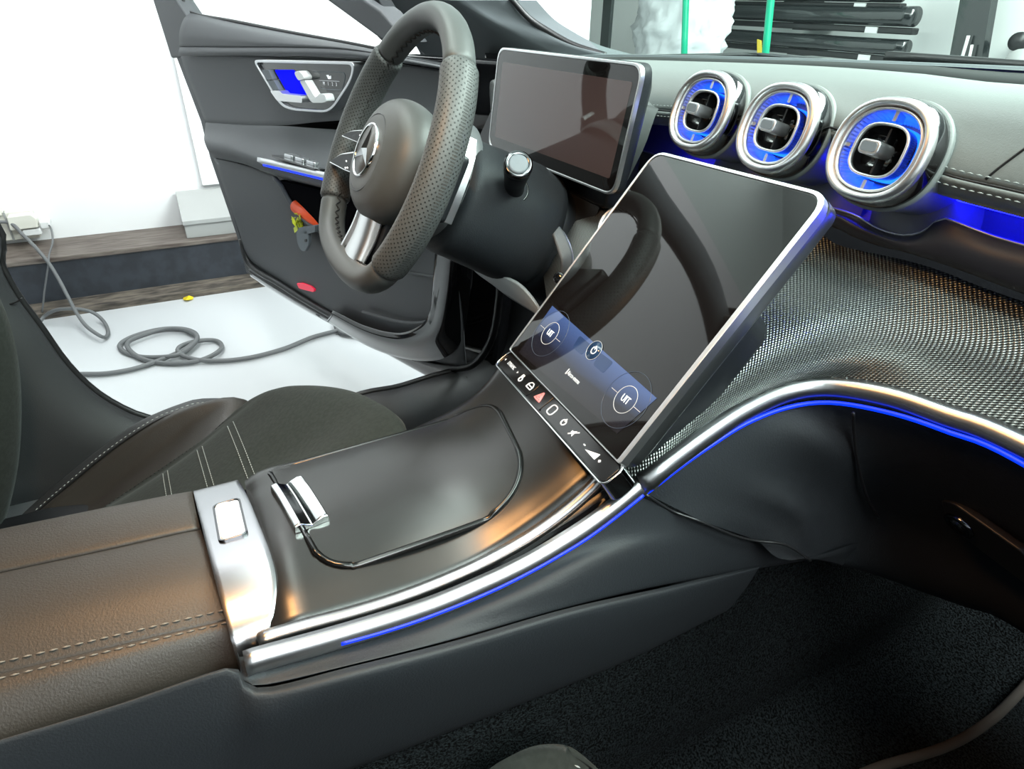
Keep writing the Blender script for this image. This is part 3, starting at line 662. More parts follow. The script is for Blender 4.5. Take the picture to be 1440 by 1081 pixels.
# ================================================================== seats
from mathutils.bvhtree import BVHTree
def drop_fn(o):
    b = BVHTree.FromPolygons([o.matrix_world @ v.co for v in o.data.vertices], [tuple(p.vertices) for p in o.data.polygons])
    off = base_of(o.parent)
    def f(x, y):
        h = b.ray_cast(Vector((x, y, 3))-off, Vector((0, 0, -1)))
        return (h[0]+off) if h[0] is not None else None
    return f
seat = thing('bucket_seat', 'black driver seat with suede cushion centre and stitched leather bolster beside the sill', 'seat', (-0.37, -0.35, 0.2))
A = [(-0.6,-0.6727,0.2176),(-0.6,-0.5843,0.294),(-0.6,-0.4921,0.3582),(-0.6,-0.4225,0.4003),(-0.6,-0.3712,0.4245),(-0.6,-0.3064,0.4388),(-0.6,-0.275,0.4375),(-0.6,-0.2175,0.4181),(-0.6,-0.1878,0.385),(-0.6,-0.1637,0.3444)]
B = [(-0.575,-0.6691,0.2161),(-0.575,-0.5817,0.2927),(-0.575,-0.4911,0.3558),(-0.575,-0.4221,0.3996),(-0.575,-0.3551,0.4323),(-0.575,-0.3135,0.4413),(-0.575,-0.2854,0.4434),(-0.575,-0.2189,0.427),(-0.575,-0.1901,0.393),(-0.575,-0.1668,0.3516)]
Cc = [(-0.535,-0.6433,0.2199),(-0.535,-0.5455,0.2958),(-0.535,-0.4753,0.3416),(-0.535,-0.3942,0.39),(-0.535,-0.3362,0.4216),(-0.535,-0.2961,0.4399),(-0.535,-0.2624,0.4508),(-0.535,-0.2187,0.4485),(-0.535,-0.1925,0.4134),(-0.535,-0.1703,0.372)]
Dd = [(-0.49,-0.6011,0.2752),(-0.49,-0.5382,0.3059),(-0.49,-0.485,0.3315),(-0.49,-0.4307,0.3588),(-0.49,-0.3501,0.3986),(-0.49,-0.2842,0.4334),(-0.49,-0.2532,0.455),(-0.49,-0.2186,0.4731)]
loft('bolster', [push(A, (-0.02, 0, -0.16)), push(A, (-0.012, 0, -0.03)), A, B], M['black_leather'], seat, sub=6)
mid1 = [(x, y, z-(0.012 if 1 < i < 6 else 0.0)) for i, (x, y, z) in enumerate(Cc)]
B7 = [tuple(p) for p in resample(B, 12)]; C7 = [tuple(p) for p in resample(mid1, 12)]
loft('bolster', [B7, [((b[0]+c[0])/2, (b[1]+c[1])/2, (b[2]+c[2])/2+0.012) for b, c in zip(B7, C7)], C7, Dd], M['armrest_leather'], seat, sub=6)
stitches('bolster_stitching', [p+Vector((0.0, 0, 0.0025)) for p in resample(B, 120)], M['thread'], seat, length=0.005, gap=0.003, rad=0.0008)
tube('bolster_piping', push(B, (0.006, 0, 0.0005)), 0.0016, M['rubber'], seat)
Drow = Dd+[(-0.5, -0.17, 0.44), (-0.5, -0.14, 0.36)]
rows = [Drow,
 [(-0.475, -0.6, 0.3), (-0.475, -0.45, 0.355), (-0.475, -0.33, 0.41), (-0.475,-0.2389,0.4679), (-0.475,-0.2013,0.4933), (-0.475, -0.15, 0.48), (-0.47, -0.12, 0.42), (-0.47, -0.1, 0.36)],
 [(-0.44, -0.6, 0.32), (-0.44, -0.45, 0.37), (-0.44, -0.33, 0.425), (-0.44, -0.245, 0.472), (-0.44,-0.1704,0.5179), (-0.435, -0.115, 0.50), (-0.43, -0.08, 0.44), (-0.43, -0.075, 0.36)],
 [(-0.36, -0.6, 0.33), (-0.36, -0.45, 0.38), (-0.36, -0.33, 0.435), (-0.36, -0.22, 0.492), (-0.36,-0.1189,0.5474), (-0.355, -0.07, 0.515), (-0.35, -0.045, 0.45), (-0.35, -0.045, 0.36)],
 [(-0.28, -0.6, 0.34), (-0.28, -0.45, 0.39), (-0.28, -0.33, 0.445), (-0.28, -0.2, 0.5), (-0.28,-0.0832,0.5646), (-0.27, -0.055, 0.53), (-0.27, -0.035, 0.46), (-0.27, -0.035, 0.36)],
 [(-0.2, -0.6, 0.36), (-0.2, -0.45, 0.41), (-0.2, -0.33, 0.465), (-0.2, -0.2, 0.52), (-0.2,-0.0664,0.5676), (-0.195, -0.05, 0.545), (-0.19, -0.035, 0.47), (-0.19, -0.035, 0.36)],
 [(-0.14, -0.6, 0.37), (-0.14, -0.45, 0.42), (-0.14, -0.33, 0.47), (-0.14, -0.2, 0.51), (-0.14, -0.1, 0.53), (-0.14, -0.07, 0.51), (-0.14, -0.06, 0.44), (-0.14, -0.05, 0.36)],
 [(-0.125, -0.6, 0.28), (-0.125, -0.45, 0.3), (-0.125, -0.33, 0.32), (-0.125, -0.2, 0.34), (-0.125, -0.1, 0.36), (-0.125, -0.07, 0.36), (-0.125, -0.06, 0.33), (-0.125, -0.05, 0.3)]]
cush = loft('cushion', rows, M['suede'], seat, nu=60, sub=7)
stitches('edge_stitching', [p+Vector((0.003, 0, 0.001)) for p in resample(Dd, 90)], M['black_thread'], seat, length=0.004, gap=0.003, rad=0.0007)
dr = drop_fn(cush)
for y0, xa in ((-0.252, -0.452), (-0.243, -0.452), (-0.3, -0.45), (-0.292, -0.45), (-0.352, -0.45), (-0.345, -0.45)):
    pts = [dr(xa+(0.28)*i/30, y0+0.02*i/30) for i in range(31)]
    stitches('pleat_stitching', [p+Vector((0, 0, 0.0008)) for p in pts if p], M['thread'], seat, length=0.0045, gap=0.0012, rad=0.0007)
sweep('backrest', [(-0.56,-0.5338,0.6788),(-0.56,-0.5345,0.6281),(-0.56,-0.5444,0.5708),(-0.56,-0.5646,0.5007),(-0.56,-0.5941,0.4222),(-0.56,-0.6348,0.3423),(-0.56,-0.6807,0.2745)], circ(0.05, 0.045, 16), M['suede'], seat, n=30, up=(1, 0, 0))
stitches('backrest_stitching', [(-0.52,-0.5033,0.6294),(-0.52,-0.508,0.5936),(-0.52,-0.52,0.547),(-0.52,-0.5295,0.515),(-0.52,-0.5531,0.4496),(-0.52,-0.5772,0.3935)], M['thread'], seat, length=0.005, gap=0.003, rad=0.0008)
loft('backrest_pad', [[(-0.56, -0.62, 0.3), (-0.56, -0.66, 0.6), (-0.54, -0.74, 0.9)], [(-0.37, -0.68, 0.3), (-0.37, -0.72, 0.6), (-0.37, -0.8, 0.95)], [(-0.16, -0.62, 0.3), (-0.16, -0.66, 0.6), (-0.18, -0.74, 0.9)]], M['suede'], seat, solid=0.08)
plate('side_shield', Frame((0, 0, 0.245), (1, 0, 0), (0, 1, 0)), rpoly([(-0.64, -0.72), (-0.5, -0.72), (-0.5, -0.4), (-0.64, -0.46)], 0.02), 0.0, 0.05, M['satin_silver'], seat, bevel=0.006)
box('seat_base', (-0.56, -0.6, 0.2), (-0.18, -0.1, 0.33), M['hard_plastic'], seat, bevel=0.01)

pseat = thing('passenger_seat', 'dark seat cushion with pale stitched front edge at the bottom of the picture', 'seat', (0.45, -0.35, 0.22))
front = [(0.1827,-0.1429,0.46), (0.1761,-0.1081,0.465), (0.18,-0.0834,0.47), (0.1873,-0.06,0.47), (0.2034,-0.0379,0.468), (0.2216,-0.024,0.46)]
def edge(dx, dy, dz): return [(a+dx, b+dy, c+dz) for a, b, c in front]
loft('cushion', [edge(0.0, 0.0, -0.16), edge(-0.002, 0.008, -0.03), edge(0, 0, 0), edge(0.02, -0.03, 0.002), [(0.22, -0.3, 0.44), (0.3, -0.3, 0.435), (0.38, -0.3, 0.43), (0.46, -0.3, 0.43), (0.54, -0.3, 0.43), (0.62, -0.25, 0.44)]], M['suede'], pseat, nu=50)
stitches('edge_stitching', [p+Vector((0.003, -0.005, 0.0015)) for p in resample(front, 60)], M['thread'], pseat, length=0.005, gap=0.003, rad=0.0008)
box('seat_base', (0.22, -0.6, 0.25), (0.66, -0.1, 0.34), M['hard_plastic'], pseat, bevel=0.01)

mat_ = thing('floor_mat', 'dark carpet mat with a raised brown edge in the passenger footwell', 'mat', (0.45, 0.3, 0.24))
edge_pts = [(0.28, -0.25, 0.25), (0.2, 0.1, 0.25), (0.195, 0.3, 0.25)]
mo = [(0.2575,0.2616,0.25), (0.2648,0.3472,0.25), (0.2847,0.4485,0.25), (0.288,0.5278,0.25), (0.2812,0.603,0.25), (0.2688,0.6874,0.25)]
tube('binding', mo, 0.006, mat('mat_binding', (0.035, 0.028, 0.023), 0.9), mat_, n=50)
ma = [V(p) for p in mo]
loft('pile', [ma, [p+Vector((0.12, -0.1, -0.001)) for p in ma], [p+Vector((0.3, -0.2, -0.001)) for p in ma]], M['carpet'], mat_)

# ================================================================== centre console
con = thing('center_console', 'satin black centre console with lidded tray, chrome band and blue light line', 'console', (0, -0.25, 0.25))
dl = [(-0.105,-0.2448,0.6201),(-0.105,-0.2134,0.6218),(-0.105,-0.1468,0.6217),(-0.105,-0.0862,0.6232),(-0.105,-0.0377,0.6331),(-0.105,-0.0041,0.646),(-0.105,0.0216,0.6658),(-0.105,0.036,0.6846)]
dr_ = [(0.1,-0.2482,0.6303),(0.1,-0.1853,0.6236),(0.1,-0.1286,0.6219),(0.1,-0.0792,0.6282),(0.1,-0.0338,0.6466),(0.1,0.0057,0.6697),(0.1,0.0242,0.6815),(0.1,0.0366,0.6916)]
def lerp_rows(a, b, t, bump):
    return [V(p).lerp(V(q), t)+Vector((0, 0, bump)) for p, q in zip(resample(a, 24), resample(b, 24))]
drows = [[V(p)+Vector((-0.004, 0, -0.05)) for p in resample(dl, 24)], lerp_rows(dl, dr_, 0, 0), lerp_rows(dl, dr_, 0.2, 0.009), lerp_rows(dl, dr_, 0.4, 0.013), lerp_rows(dl, dr_, 0.6, 0.014), lerp_rows(dl, dr_, 0.8, 0.011), lerp_rows(dl, dr_, 0.93, 0.005), lerp_rows(dl, dr_, 1, -0.003), [V(p)+Vector((0.006, 0, -0.03)) for p in resample(dr_, 24)]]
for rw in drows:
    rw[0] = V(rw[0])+Vector((0, 0.003, -0.007)); rw[1] = V(rw[1])+Vector((0, 0.001, -0.002))
loft('deck', drows, M['satin_black'], con, nu=60, sub=5)
top = Patch(drows[1:8], 60)
def deck_pt(x, y, off):
    # position on the deck surface above a plan position
    uu, vv = 0.5, 0.5
    for _ in range(25):
        p = top.at(uu, vv)
        pu = top.at(min(uu+0.01, 1), vv)-top.at(max(uu-0.01, 0), vv); pv = top.at(uu, min(vv+0.01, 1))-top.at(uu, max(vv-0.01, 0))
        du, dv = 0.02 if 0.01 <= uu <= 0.99 else 0.01, 0.02 if 0.01 <= vv <= 0.99 else 0.01
        a, b, c, e = pu.x/du, pv.x/dv, pu.y/du, pv.y/dv
        det = a*e-b*c
        if abs(det) < 1e-9: break
        ex, ey = x-p.x, y-p.y
        uu = min(max(uu+(ex*e-ey*b)/det, 0), 1); vv = min(max(vv+(a*ey-c*ex)/det, 0), 1)
    n = top.normal(uu, vv)
    if n.z < 0: n = -n
    return top.at(uu, vv)+n*off
lid_out = rpoly([(-0.092, -0.217), (0.066, -0.197), (0.072, -0.02), (-0.078, 0.008)], [0.012, 0.03, 0.05, 0.05], 8)
def deck_panel(name, outline, off, m, parent, skirt=0.004, rings=8):
    cx = sum(p[0] for p in outline)/len(outline); cy = sum(p[1] for p in outline)/len(outline)
    vs, f = [], []; k = len(outline)
    vs += [deck_pt(x, y, off-skirt) for x, y in outline]
    vs += [deck_pt(x, y, off-0.0012) for x, y in outline]
    for q in range(rings):
        s = 1-(q/rings) if q else 0.985
        vs += [deck_pt(cx+(x-cx)*s, cy+(y-cy)*s, off) for x, y in outline]
    vs.append(deck_pt(cx, cy, off))
    for q in range(rings+1):
        for i in range(k): f.append((q*k+i, q*k+(i+1) % k, (q+1)*k+(i+1) % k, (q+1)*k+i))
    for i in range(k): f.append(((rings+1)*k+i, (rings+1)*k+(i+1) % k, len(vs)-1))
    vnorm = []
    for v in vs:
        h = 0.002
        a_ = deck_pt(v.x+h, v.y, 0)-deck_pt(v.x-h, v.y, 0); b_ = deck_pt(v.x, v.y+h, 0)-deck_pt(v.x, v.y-h, 0)
        vnorm.append(a_.cross(b_).normalized())
    for q in range(k): vnorm[q] = Vector((vs[q].x-cx, vs[q].y-cy, 0.02)).normalized()
    return obj(name, vs, f, m, parent, normals=vnorm)
lid = deck_panel('tray_lid', lid_out, 0.003, M['satin_black'], con)
tube('lid_gap', [deck_pt(x*1.02+0.0, y*1.012, 0.0006) for x, y in lid_out], 0.0030, M['lid_gap'], con, n=120, closed=True, label='glossy black gap around the lid')
# chrome pull let into the rear edge of the lid
hp = [deck_pt(x, y, 0.004) for x, y in ((-0.05, -0.2185), (-0.03, -0.2155), (-0.005, -0.2125), (0.018, -0.2095))]
sweep('lid_handle', hp, [(0.004, -0.004), (0.003, 0.0035), (-0.002, 0.0045), (-0.007, 0.0015), (-0.011, -0.0008), (-0.015, 0.0015), (-0.021, 0.0032), (-0.0255, 0.0026), (-0.0265, -0.004)], M['chrome'], lid, n=24, up=(0, 0, 1), bevel=0.001, label='chrome lid pull')
# chrome band between deck and armrest
def shift(row, dy, dz): return [(a, b+dy, c+dz) for a, b, c in row]
bp = [(-0.112, 0.597), (-0.106, 0.614), (-0.092, 0.6255), (-0.055, 0.6335), (-0.01, 0.638), (0.03, 0.640), (0.058, 0.638), (0.078, 0.6325), (0.095, 0.6205), (0.105, 0.590)]
by = [-0.250, -0.249, -0.247, -0.242, -0.238, -0.2345, -0.2345, -0.239, -0.247, -0.256]
be = [(x, -0.2795+0.072*x, z) for x, z in bp]
bf = [(x, y, z) for (x, z), y in zip(bp, by)]
band = loft('chrome_band', [shift(be, 0.0008, -0.006), be, [V(p).lerp(V(q), 0.5) for p, q in zip(be, bf)], bf, shift(bf, 0.0006, -0.009)], M['band_silver'], con, nu=70, sub=5, across=False, solid=0.003)
SL = Frame((-0.0249,-0.2593,0.6372), (1, 0.02, 0.1), (-0.02, 1, 0.03))
ring_plate('slider_slot', SL, rrect(-0.029, -0.0115, 0.029, 0.0115, 0.005), rrect(-0.0275, -0.010, 0.0275, 0.010, 0.004), -0.004, 0.0012, M['dark_chrome'], con, bevel=0.0003)
plate('slider', SL, rrect(-0.0265, -0.0092, 0.0265, 0.0030, 0.004), -0.004, 0.0022, mat('slider_white', (0.85, 0.82, 0.74), 0.35), con, bevel=0.0012, label='pale sliding switch')
plate('slot_floor', SL, rrect(-0.027, -0.0098, 0.027, 0.0098, 0.004), -0.004, 0.0004, M['satin_silver'], con)
# chrome rails along the passenger side
inner = [(0.106,-0.2548,0.6309),(0.106,-0.2478,0.6323),(0.106,-0.2175,0.6297),(0.106,-0.1866,0.6259),(0.106,-0.1537,0.6242),(0.106,-0.1187,0.6256),(0.106,-0.0818,0.6302),(0.106,-0.0434,0.6398),(0.106,-0.0105,0.6542),(0.106,0.0157,0.6714),(0.106,0.0401,0.6939)]
sweep('inner_rail', inner, [(-0.0045, -0.004), (0.004, -0.005), (0.005, 0.001), (0.001, 0.0035), (-0.0045, 0.002)], M['rail_silver'], con, n=60, label='thin chrome rail')
outer = [(0.124,-0.2655,0.6331),(0.124,-0.2542,0.6324),(0.124,-0.2016,0.626),(0.124,-0.1373,0.6215),(0.124,-0.09,0.6243),(0.124,-0.0524,0.6299),(0.124,-0.02,0.6388),(0.124,0.0065,0.6484),(0.124,0.0331,0.6614),(0.124,0.0564,0.6751)]
strip_prof = [(-0.004, -0.009), (0.003, -0.0095), (0.0065, -0.004), (0.0065, 0.002), (0.003, 0.008), (-0.004, 0.009)]
sweep('outer_rail', outer, strip_prof, M['rail_silver'], con, n=60, label='broad satin silver rail')
gap = [V(p).lerp(V(q), 0.5)+Vector((0, 0, -0.012)) for p, q in zip(resample(inner, 30), resample(outer, 30))]
loft('rail_groove', [[V(p)+Vector((0.003, 0, -0.004)) for p in resample(inner, 30)], gap, [V(p)+Vector((-0.004, 0, 0.004)) for p in resample(outer, 30)]], M['gloss_black'], con, across=False)
led = [(0.1305,-0.2031,0.6267),(0.1305,-0.1724,0.6228),(0.1305,-0.1397,0.621),(0.1305,-0.0929,0.6227),(0.1305,-0.0557,0.6281),(0.1305,-0.0236,0.6359),(0.1305,0.0027,0.6445),(0.1305,0.0291,0.6573),(0.1305,0.0523,0.6701)]
tube('light_line', led, 0.0015, M['blue_strip'], con, n=60, label='blue light line under the silver rail')
# padded side and the panel below it
e0 = [(0.127,-0.2686,0.6356),(0.127,-0.2624,0.6274),(0.127,-0.2032,0.6188),(0.127,-0.1388,0.6128),(0.127,-0.0536,0.6189),(0.127,0.0058,0.6346),(0.127,0.0559,0.663)]
e1 = [(0.13,-0.2695,0.6325),(0.132,-0.2612,0.6247),(0.136,-0.2004,0.6185),(0.138,-0.1259,0.6109),(0.142,-0.0289,0.6147),(0.142,0.047,0.6232),(0.144,0.1426,0.609)]
e2 = [(0.132,-0.2692,0.6305),(0.137,-0.2569,0.6224),(0.144,-0.2013,0.6188),(0.146,-0.1235,0.6057),(0.148,-0.0243,0.5927),(0.15,0.0878,0.5708),(0.155,0.2622,0.5279)]
loft('side_pad', [[V(p)+Vector((-0.01, 0, 0.004)) for p in e0], e0, e1, e2, [V(p)+Vector((-0.012, 0, -0.006)) for p in e2]], M['soft_plastic'], con, nu=60, sub=6)
f1 = [(0.122,-0.545,0.6585),(0.124,-0.4753,0.6524),(0.126,-0.4118,0.6465),(0.126,-0.3987,0.6452),(0.127,-0.3415,0.6409),(0.129,-0.2766,0.6408),(0.132,-0.2699,0.6316),(0.14,-0.2573,0.6221),(0.149,-0.2023,0.6217),(0.151,-0.1254,0.6086),(0.153,-0.0275,0.5963),(0.154,0.0763,0.573),(0.155,0.1903,0.549)]
f2 = [(0.126,-0.5428,0.6596),(0.128,-0.4738,0.6533),(0.13,-0.4107,0.6477),(0.13,-0.3977,0.6464),(0.131,-0.3412,0.6413),(0.134,-0.2772,0.6402),(0.139,-0.2715,0.6275),(0.148,-0.2585,0.6221),(0.157,-0.2045,0.6202),(0.158,-0.1283,0.6056),(0.159,-0.0307,0.5918),(0.158,0.0742,0.5672),(0.157,0.1854,0.5464)]
f3 = [(0.135,-0.5556,0.6248),(0.136,-0.4861,0.6172),(0.137,-0.4224,0.6096),(0.137,-0.4097,0.6062),(0.138,-0.3529,0.5963),(0.143,-0.2878,0.5909),(0.147,-0.2758,0.5923),(0.152,-0.2604,0.5928),(0.155,-0.2017,0.581),(0.156,-0.1229,0.5635),(0.156,-0.0256,0.5447),(0.155,0.0748,0.5298),(0.154,0.1783,0.518)]
f4 = [(0.137,-0.5787,0.5745),(0.137,-0.5077,0.5627),(0.138,-0.4412,0.5532),(0.138,-0.4281,0.5486),(0.138,-0.3707,0.5284),(0.138,-0.3041,0.5054),(0.138,-0.291,0.5038),(0.138,-0.2642,0.4956),(0.14,-0.1988,0.4892),(0.14,-0.125,0.4813),(0.14,-0.0414,0.4734),(0.142,0.0602,0.4707),(0.146,0.1657,0.4847)]
loft('lower_side_panel', [[V(p)+Vector((-0.03, 0, -0.06)) for p in f1], [V(p)+Vector((-0.006, 0, -0.008)) for p in f1], f1, f2, f3, f4, [V(p)+Vector((-0.03, 0, -0.01)) for p in f4]], M['soft_plastic'], con, nu=80, sub=5)
box('console_core', (-0.108, -0.9, 0.22), (0.118, 0.1, 0.56), M['hard_plastic'], con)
loft('driver_side_wall', [[(-0.109, -0.9, 0.6), (-0.109, -0.25, 0.6), (-0.109, 0.1, 0.63)], [(-0.118, -0.9, 0.3), (-0.118, -0.25, 0.3), (-0.118, 0.3, 0.3)]], M['soft_plastic'], con, across=False)

arm = thing('armrest', 'long split leather armrest lid with double stitching behind the chrome band', 'armrest', (0, -0.45, 0.56))
def front_end(row):      # rounded nose at the chrome band
    a = V(row[0]); return [a+Vector((0, 0.001, -0.03)), a+Vector((0, 0.0005, -0.006))]+[V(p) for p in row[1:]] if False else [a+Vector((0, 0.0, -0.035)), a+Vector((0, -0.0005, -0.005)), a+Vector((0, -0.006, 0.0))]+[V(p) for p in row[1:]]
def mixrow(a, b, t, dz): return [V(p).lerp(V(q), t)+Vector((0, 0, dz)) for p, q in zip(a, b)]
al = [(-0.1019,-0.2865,0.618),(-0.1077,-0.3662,0.62),(-0.1143,-0.4393,0.62),(-0.1214,-0.518,0.62),(-0.1323,-0.6243,0.62)]
ac = [(-0.0329,-0.284,0.629),(-0.0368,-0.3582,0.631),(-0.0441,-0.4262,0.631),(-0.0511,-0.4975,0.631),(-0.0618,-0.5937,0.631)]
ast = [(0.064,-0.2733,0.6175),(0.0585,-0.348,0.6223),(0.052,-0.4152,0.6248),(0.045,-0.4769,0.626),(0.036,-0.5595,0.628)]
ab = [(0.084,-0.2733,0.5922),(0.0845,-0.3532,0.6002),(0.085,-0.4178,0.6031),(0.086,-0.4738,0.6088),(0.087,-0.5461,0.6166)]
ao = [p+Vector((-0.006, 0, -0.035)) for p in map(V, al)]
loft('cushion', [front_end(r_) for r_ in (ao, mixrow(ao, al, 0.8, 0.004), mixrow(al, ac, 0.12, 0.006), mixrow(al, ac, 0.55, 0.008), mixrow(al, ac, 0.94, 0.003), mixrow(al, ac, 0.985, -0.004))], M['armrest_leather'], arm, nu=60)
loft('cushion', [front_end(r_) for r_ in (mixrow(ac, ast, 0.004, -0.004), mixrow(ac, ast, 0.03, 0.002), mixrow(ac, ast, 0.35, 0.010), mixrow(ac, ast, 0.7, 0.010), mixrow(ac, ast, 0.985, 0.0006), mixrow(ast, ab, 0.0, -0.0022), mixrow(ast, ab, 0.05, 0.0008), mixrow(ast, ab, 0.45, 0.006), mixrow(ast, ab, 1.0, 0.0), mixrow(ast, ab, 1.1, -0.012))], M['armrest_leather'], arm, nu=60)
XZ = Frame((0, -0.2865, 0), (1, 0, 0), (0, 0, 1))
tube('seam', mixrow(ast, ast, 0, -0.0012), 0.0009, M['black_thread'], arm, n=20)
th = mat('armrest_thread', (0.14, 0.12, 0.1), 0.7)
for row in (mixrow(ac, ast, 0.945, 0.0035), mixrow(ast, ab, 0.16, 0.0036)):
    stitches('stitching', resample(row, 160), th, arm, length=0.0055, gap=0.0022, rad=0.0009)
plate('lid_base', XZ, [(-0.108, 0.54), (-0.108, 0.575), (0.082, 0.575), (0.082, 0.54)], 0.004, 0.6, M['hard_plastic'], arm)

# ================================================================== dashboard
dash = thing('dashboard', 'black stitched leather dashboard lightened as if lit, with woven metal trim and blue lit recess', 'dashboard', (0, 0.35, 0.6))
top0 = [(-0.66, 0.5, 0.93), (-0.3, 0.66, 0.93), (0, 0.7, 0.935), (0.3, 0.66, 0.94), (0.7, 0.5, 0.945)]
ra = [(-0.66, 0.42, 0.935)]+[(-0.9921,0.43,0.9064),(-0.7642,0.43,0.9226),(-0.5463,0.43,0.9453),(-0.2929,0.43,0.9602),(-0.12,0.43,0.9689),(0.0057,0.43,0.974),(0.0962,0.43,0.9759)]+[(0.4, 0.42, 0.99), (0.72, 0.37, 0.985)]
rb = [(-0.66, 0.41, 0.93)]+[(-0.9486,0.41,0.9071),(-0.7274,0.41,0.9232),(-0.5158,0.41,0.9446),(-0.2698,0.41,0.9596),(-0.1022,0.41,0.9684),(0.0198,0.41,0.9737),(0.1079,0.41,0.9747)]+[(0.4, 0.4, 0.985), (0.72, 0.36, 0.98)]
rc = [(-0.66, 0.40, 0.92)]+[(-0.9051,0.39,0.9094),(-0.6907,0.39,0.9245),(-0.4629,0.375,0.9468),(-0.23,0.375,0.9606),(-0.0712,0.375,0.9687),(0.0447,0.375,0.9724),(0.1284,0.375,0.9728)]+[(0.4, 0.37, 0.98), (0.72, 0.33, 0.975)]
loft('windscreen_shelf', [top0, [((a[0]+b[0])/2, (a[1]+b[1])/2, (a[2]+b[2])/2+0.004) for a, b in zip(resample(top0, 9), resample(ra, 9))], resample(ra, 9), resample(rb, 9)], M['pillar_cloth'], dash, nu=60)
loft('defroster_roll', [rb, rc, push(rc, (0, -0.012, -0.012))], mat('vinyl_roll', (0.02, 0.022, 0.022), 0.75, spec=0.2), dash, nu=60)
p0 = [(-0.66, 0.39, 0.925)]+[(-0.8725,0.375,0.9107),(-0.6448,0.365,0.9267),(-0.4401,0.36,0.9468),(-0.2073,0.355,0.9611),(-0.0492,0.35,0.969),(0.0657,0.345,0.9721),(0.1456,0.345,0.9719)]+[(0.4, 0.34, 0.985), (0.72, 0.3, 0.98)]
p1 = [(-0.66, 0.36, 0.93)]+[(-0.8073,0.345,0.9112),(-0.5709,0.325,0.9247),(-0.3755,0.318,0.9425),(-0.1571,0.312,0.9572),(-0.0099,0.308,0.9624),(0.0958,0.306,0.9641),(0.1707,0.306,0.9638)]+[(0.4, 0.3, 0.975), (0.72, 0.26, 0.97)]
p2 = [(-0.66, 0.33, 0.915)]+[(-0.7421,0.315,0.9075),(-0.5194,0.298,0.9025),(-0.333,0.292,0.9236),(-0.128,0.29,0.9417),(0.0126,0.288,0.9472),(0.117,0.288,0.9403),(0.1904,0.288,0.9399)]+[(0.4, 0.28, 0.95), (0.72, 0.25, 0.95)]
p3 = [(-0.66, 0.31, 0.90)]+[(-0.7095,0.3,0.8968),(-0.4991,0.288,0.8787),(-0.3143,0.282,0.902),(-0.1778,0.28,0.9162),(0.0367,0.28,0.9299),(0.142,0.279,0.9157),(0.2056,0.279,0.9144)]+[(0.4, 0.27, 0.915), (0.72, 0.24, 0.915)]
loft('upper_pad', [push(p0, (0, 0.006, -0.014)), p0, p1, p2, p3, push(p3, (0, 0.012, -0.003))], M['lit_dash_leather'], dash, nu=70, sub=6)
q0 = push(p3, (0, 0.010, -0.0005)); q1 = push(p3, (0, -0.002, -0.004))
q2 = [(-0.66, 0.3, 0.885)]+[(-0.7097,0.3,0.8276),(-0.5009,0.29,0.8556),(-0.3193,0.287,0.8854),(-0.1831,0.287,0.8999),(0.0343,0.288,0.916),(0.1336,0.288,0.8998),(0.2073,0.288,0.8973)]+[(0.4, 0.29, 0.895), (0.72, 0.26, 0.895)]
q3 = push(q2, (0, 0.012, -0.002)); q4 = push(q2, (0, 0.10, 0.012))
loft('lower_pad', [q0, q1, q2, q3, q4], M['lit_dash_leather'], dash, nu=70, sub=5)
sp = resample(p3, 400)
def part_of(pts, x0, x1): return [p for p in pts if x0 < p.x < x1]
for x0, x1 in ((0.125, 0.42), (-0.34, -0.15)):
    tube('pad_seam', [p+Vector((0, 0.0005, -0.002)) for p in part_of(sp, x0, x1)], 0.0014, M['rubber'], dash, n=40)
    stitches('pad_stitching', [p+Vector((0, -0.0012, 0.0035)) for p in part_of(sp, x0, x1)], M['thread'], dash, length=0.0042, gap=0.0022, rad=0.00065)
    stitches('pad_stitching', [p+Vector((0, -0.0035, -0.0075)) for p in part_of(sp, x0, x1)], M['thread'], dash, length=0.0042, gap=0.0022, rad=0.00065)
tube('pad_joint', [(0.1787,0.2795,0.9157),(0.1822,0.281,0.9222),(0.1866,0.2835,0.9296),(0.1929,0.2875,0.9399)], 0.0010, M['rubber'], dash, n=12)
tube('pad_joint', [(0.0095,0.345,0.9702),(0.0346,0.334,0.9686),(0.0591,0.322,0.9673),(0.0738,0.314,0.9663)], 0.0008, M['rubber'], dash, n=12)
for x0, x1 in ((-0.075, -0.03), (0.03, 0.07)):
    tube('pad_joint', [p+Vector((0, -0.002, 0)) for p in part_of(resample(p3, 300), x0, x1)], 0.001, M['rubber'], dash, n=10)
# recess behind the vents and its light
loft('vent_recess', [[(-0.62, 0.36, 0.9), (-0.3, 0.362, 0.9), (0, 0.364, 0.9), (0.3, 0.36, 0.9), (0.7, 0.33, 0.9)], [(-0.62, 0.352, 0.87), (-0.3, 0.354, 0.87), (0, 0.356, 0.87), (0.3, 0.352, 0.87), (0.7, 0.32, 0.87)], [(-0.62, 0.33, 0.85), (-0.3, 0.332, 0.85), (0, 0.332, 0.85), (0.3, 0.33, 0.85), (0.7, 0.30, 0.85)], [(-0.62, 0.305, 0.846), (-0.3, 0.308, 0.846), (0, 0.308, 0.846), (0.3, 0.305, 0.846), (0.7, 0.28, 0.846)]], mat('recess_satin', (0.16, 0.16, 0.17), 0.55), dash, nu=40)
tube('recess_light', [(-0.2, 0.324, 0.8885), (0, 0.324, 0.8885), (0.2, 0.322, 0.8885), (0.6, 0.3, 0.89)], 0.0022, M['blue_light'], dash, n=40, label='blue light hidden under the pad')
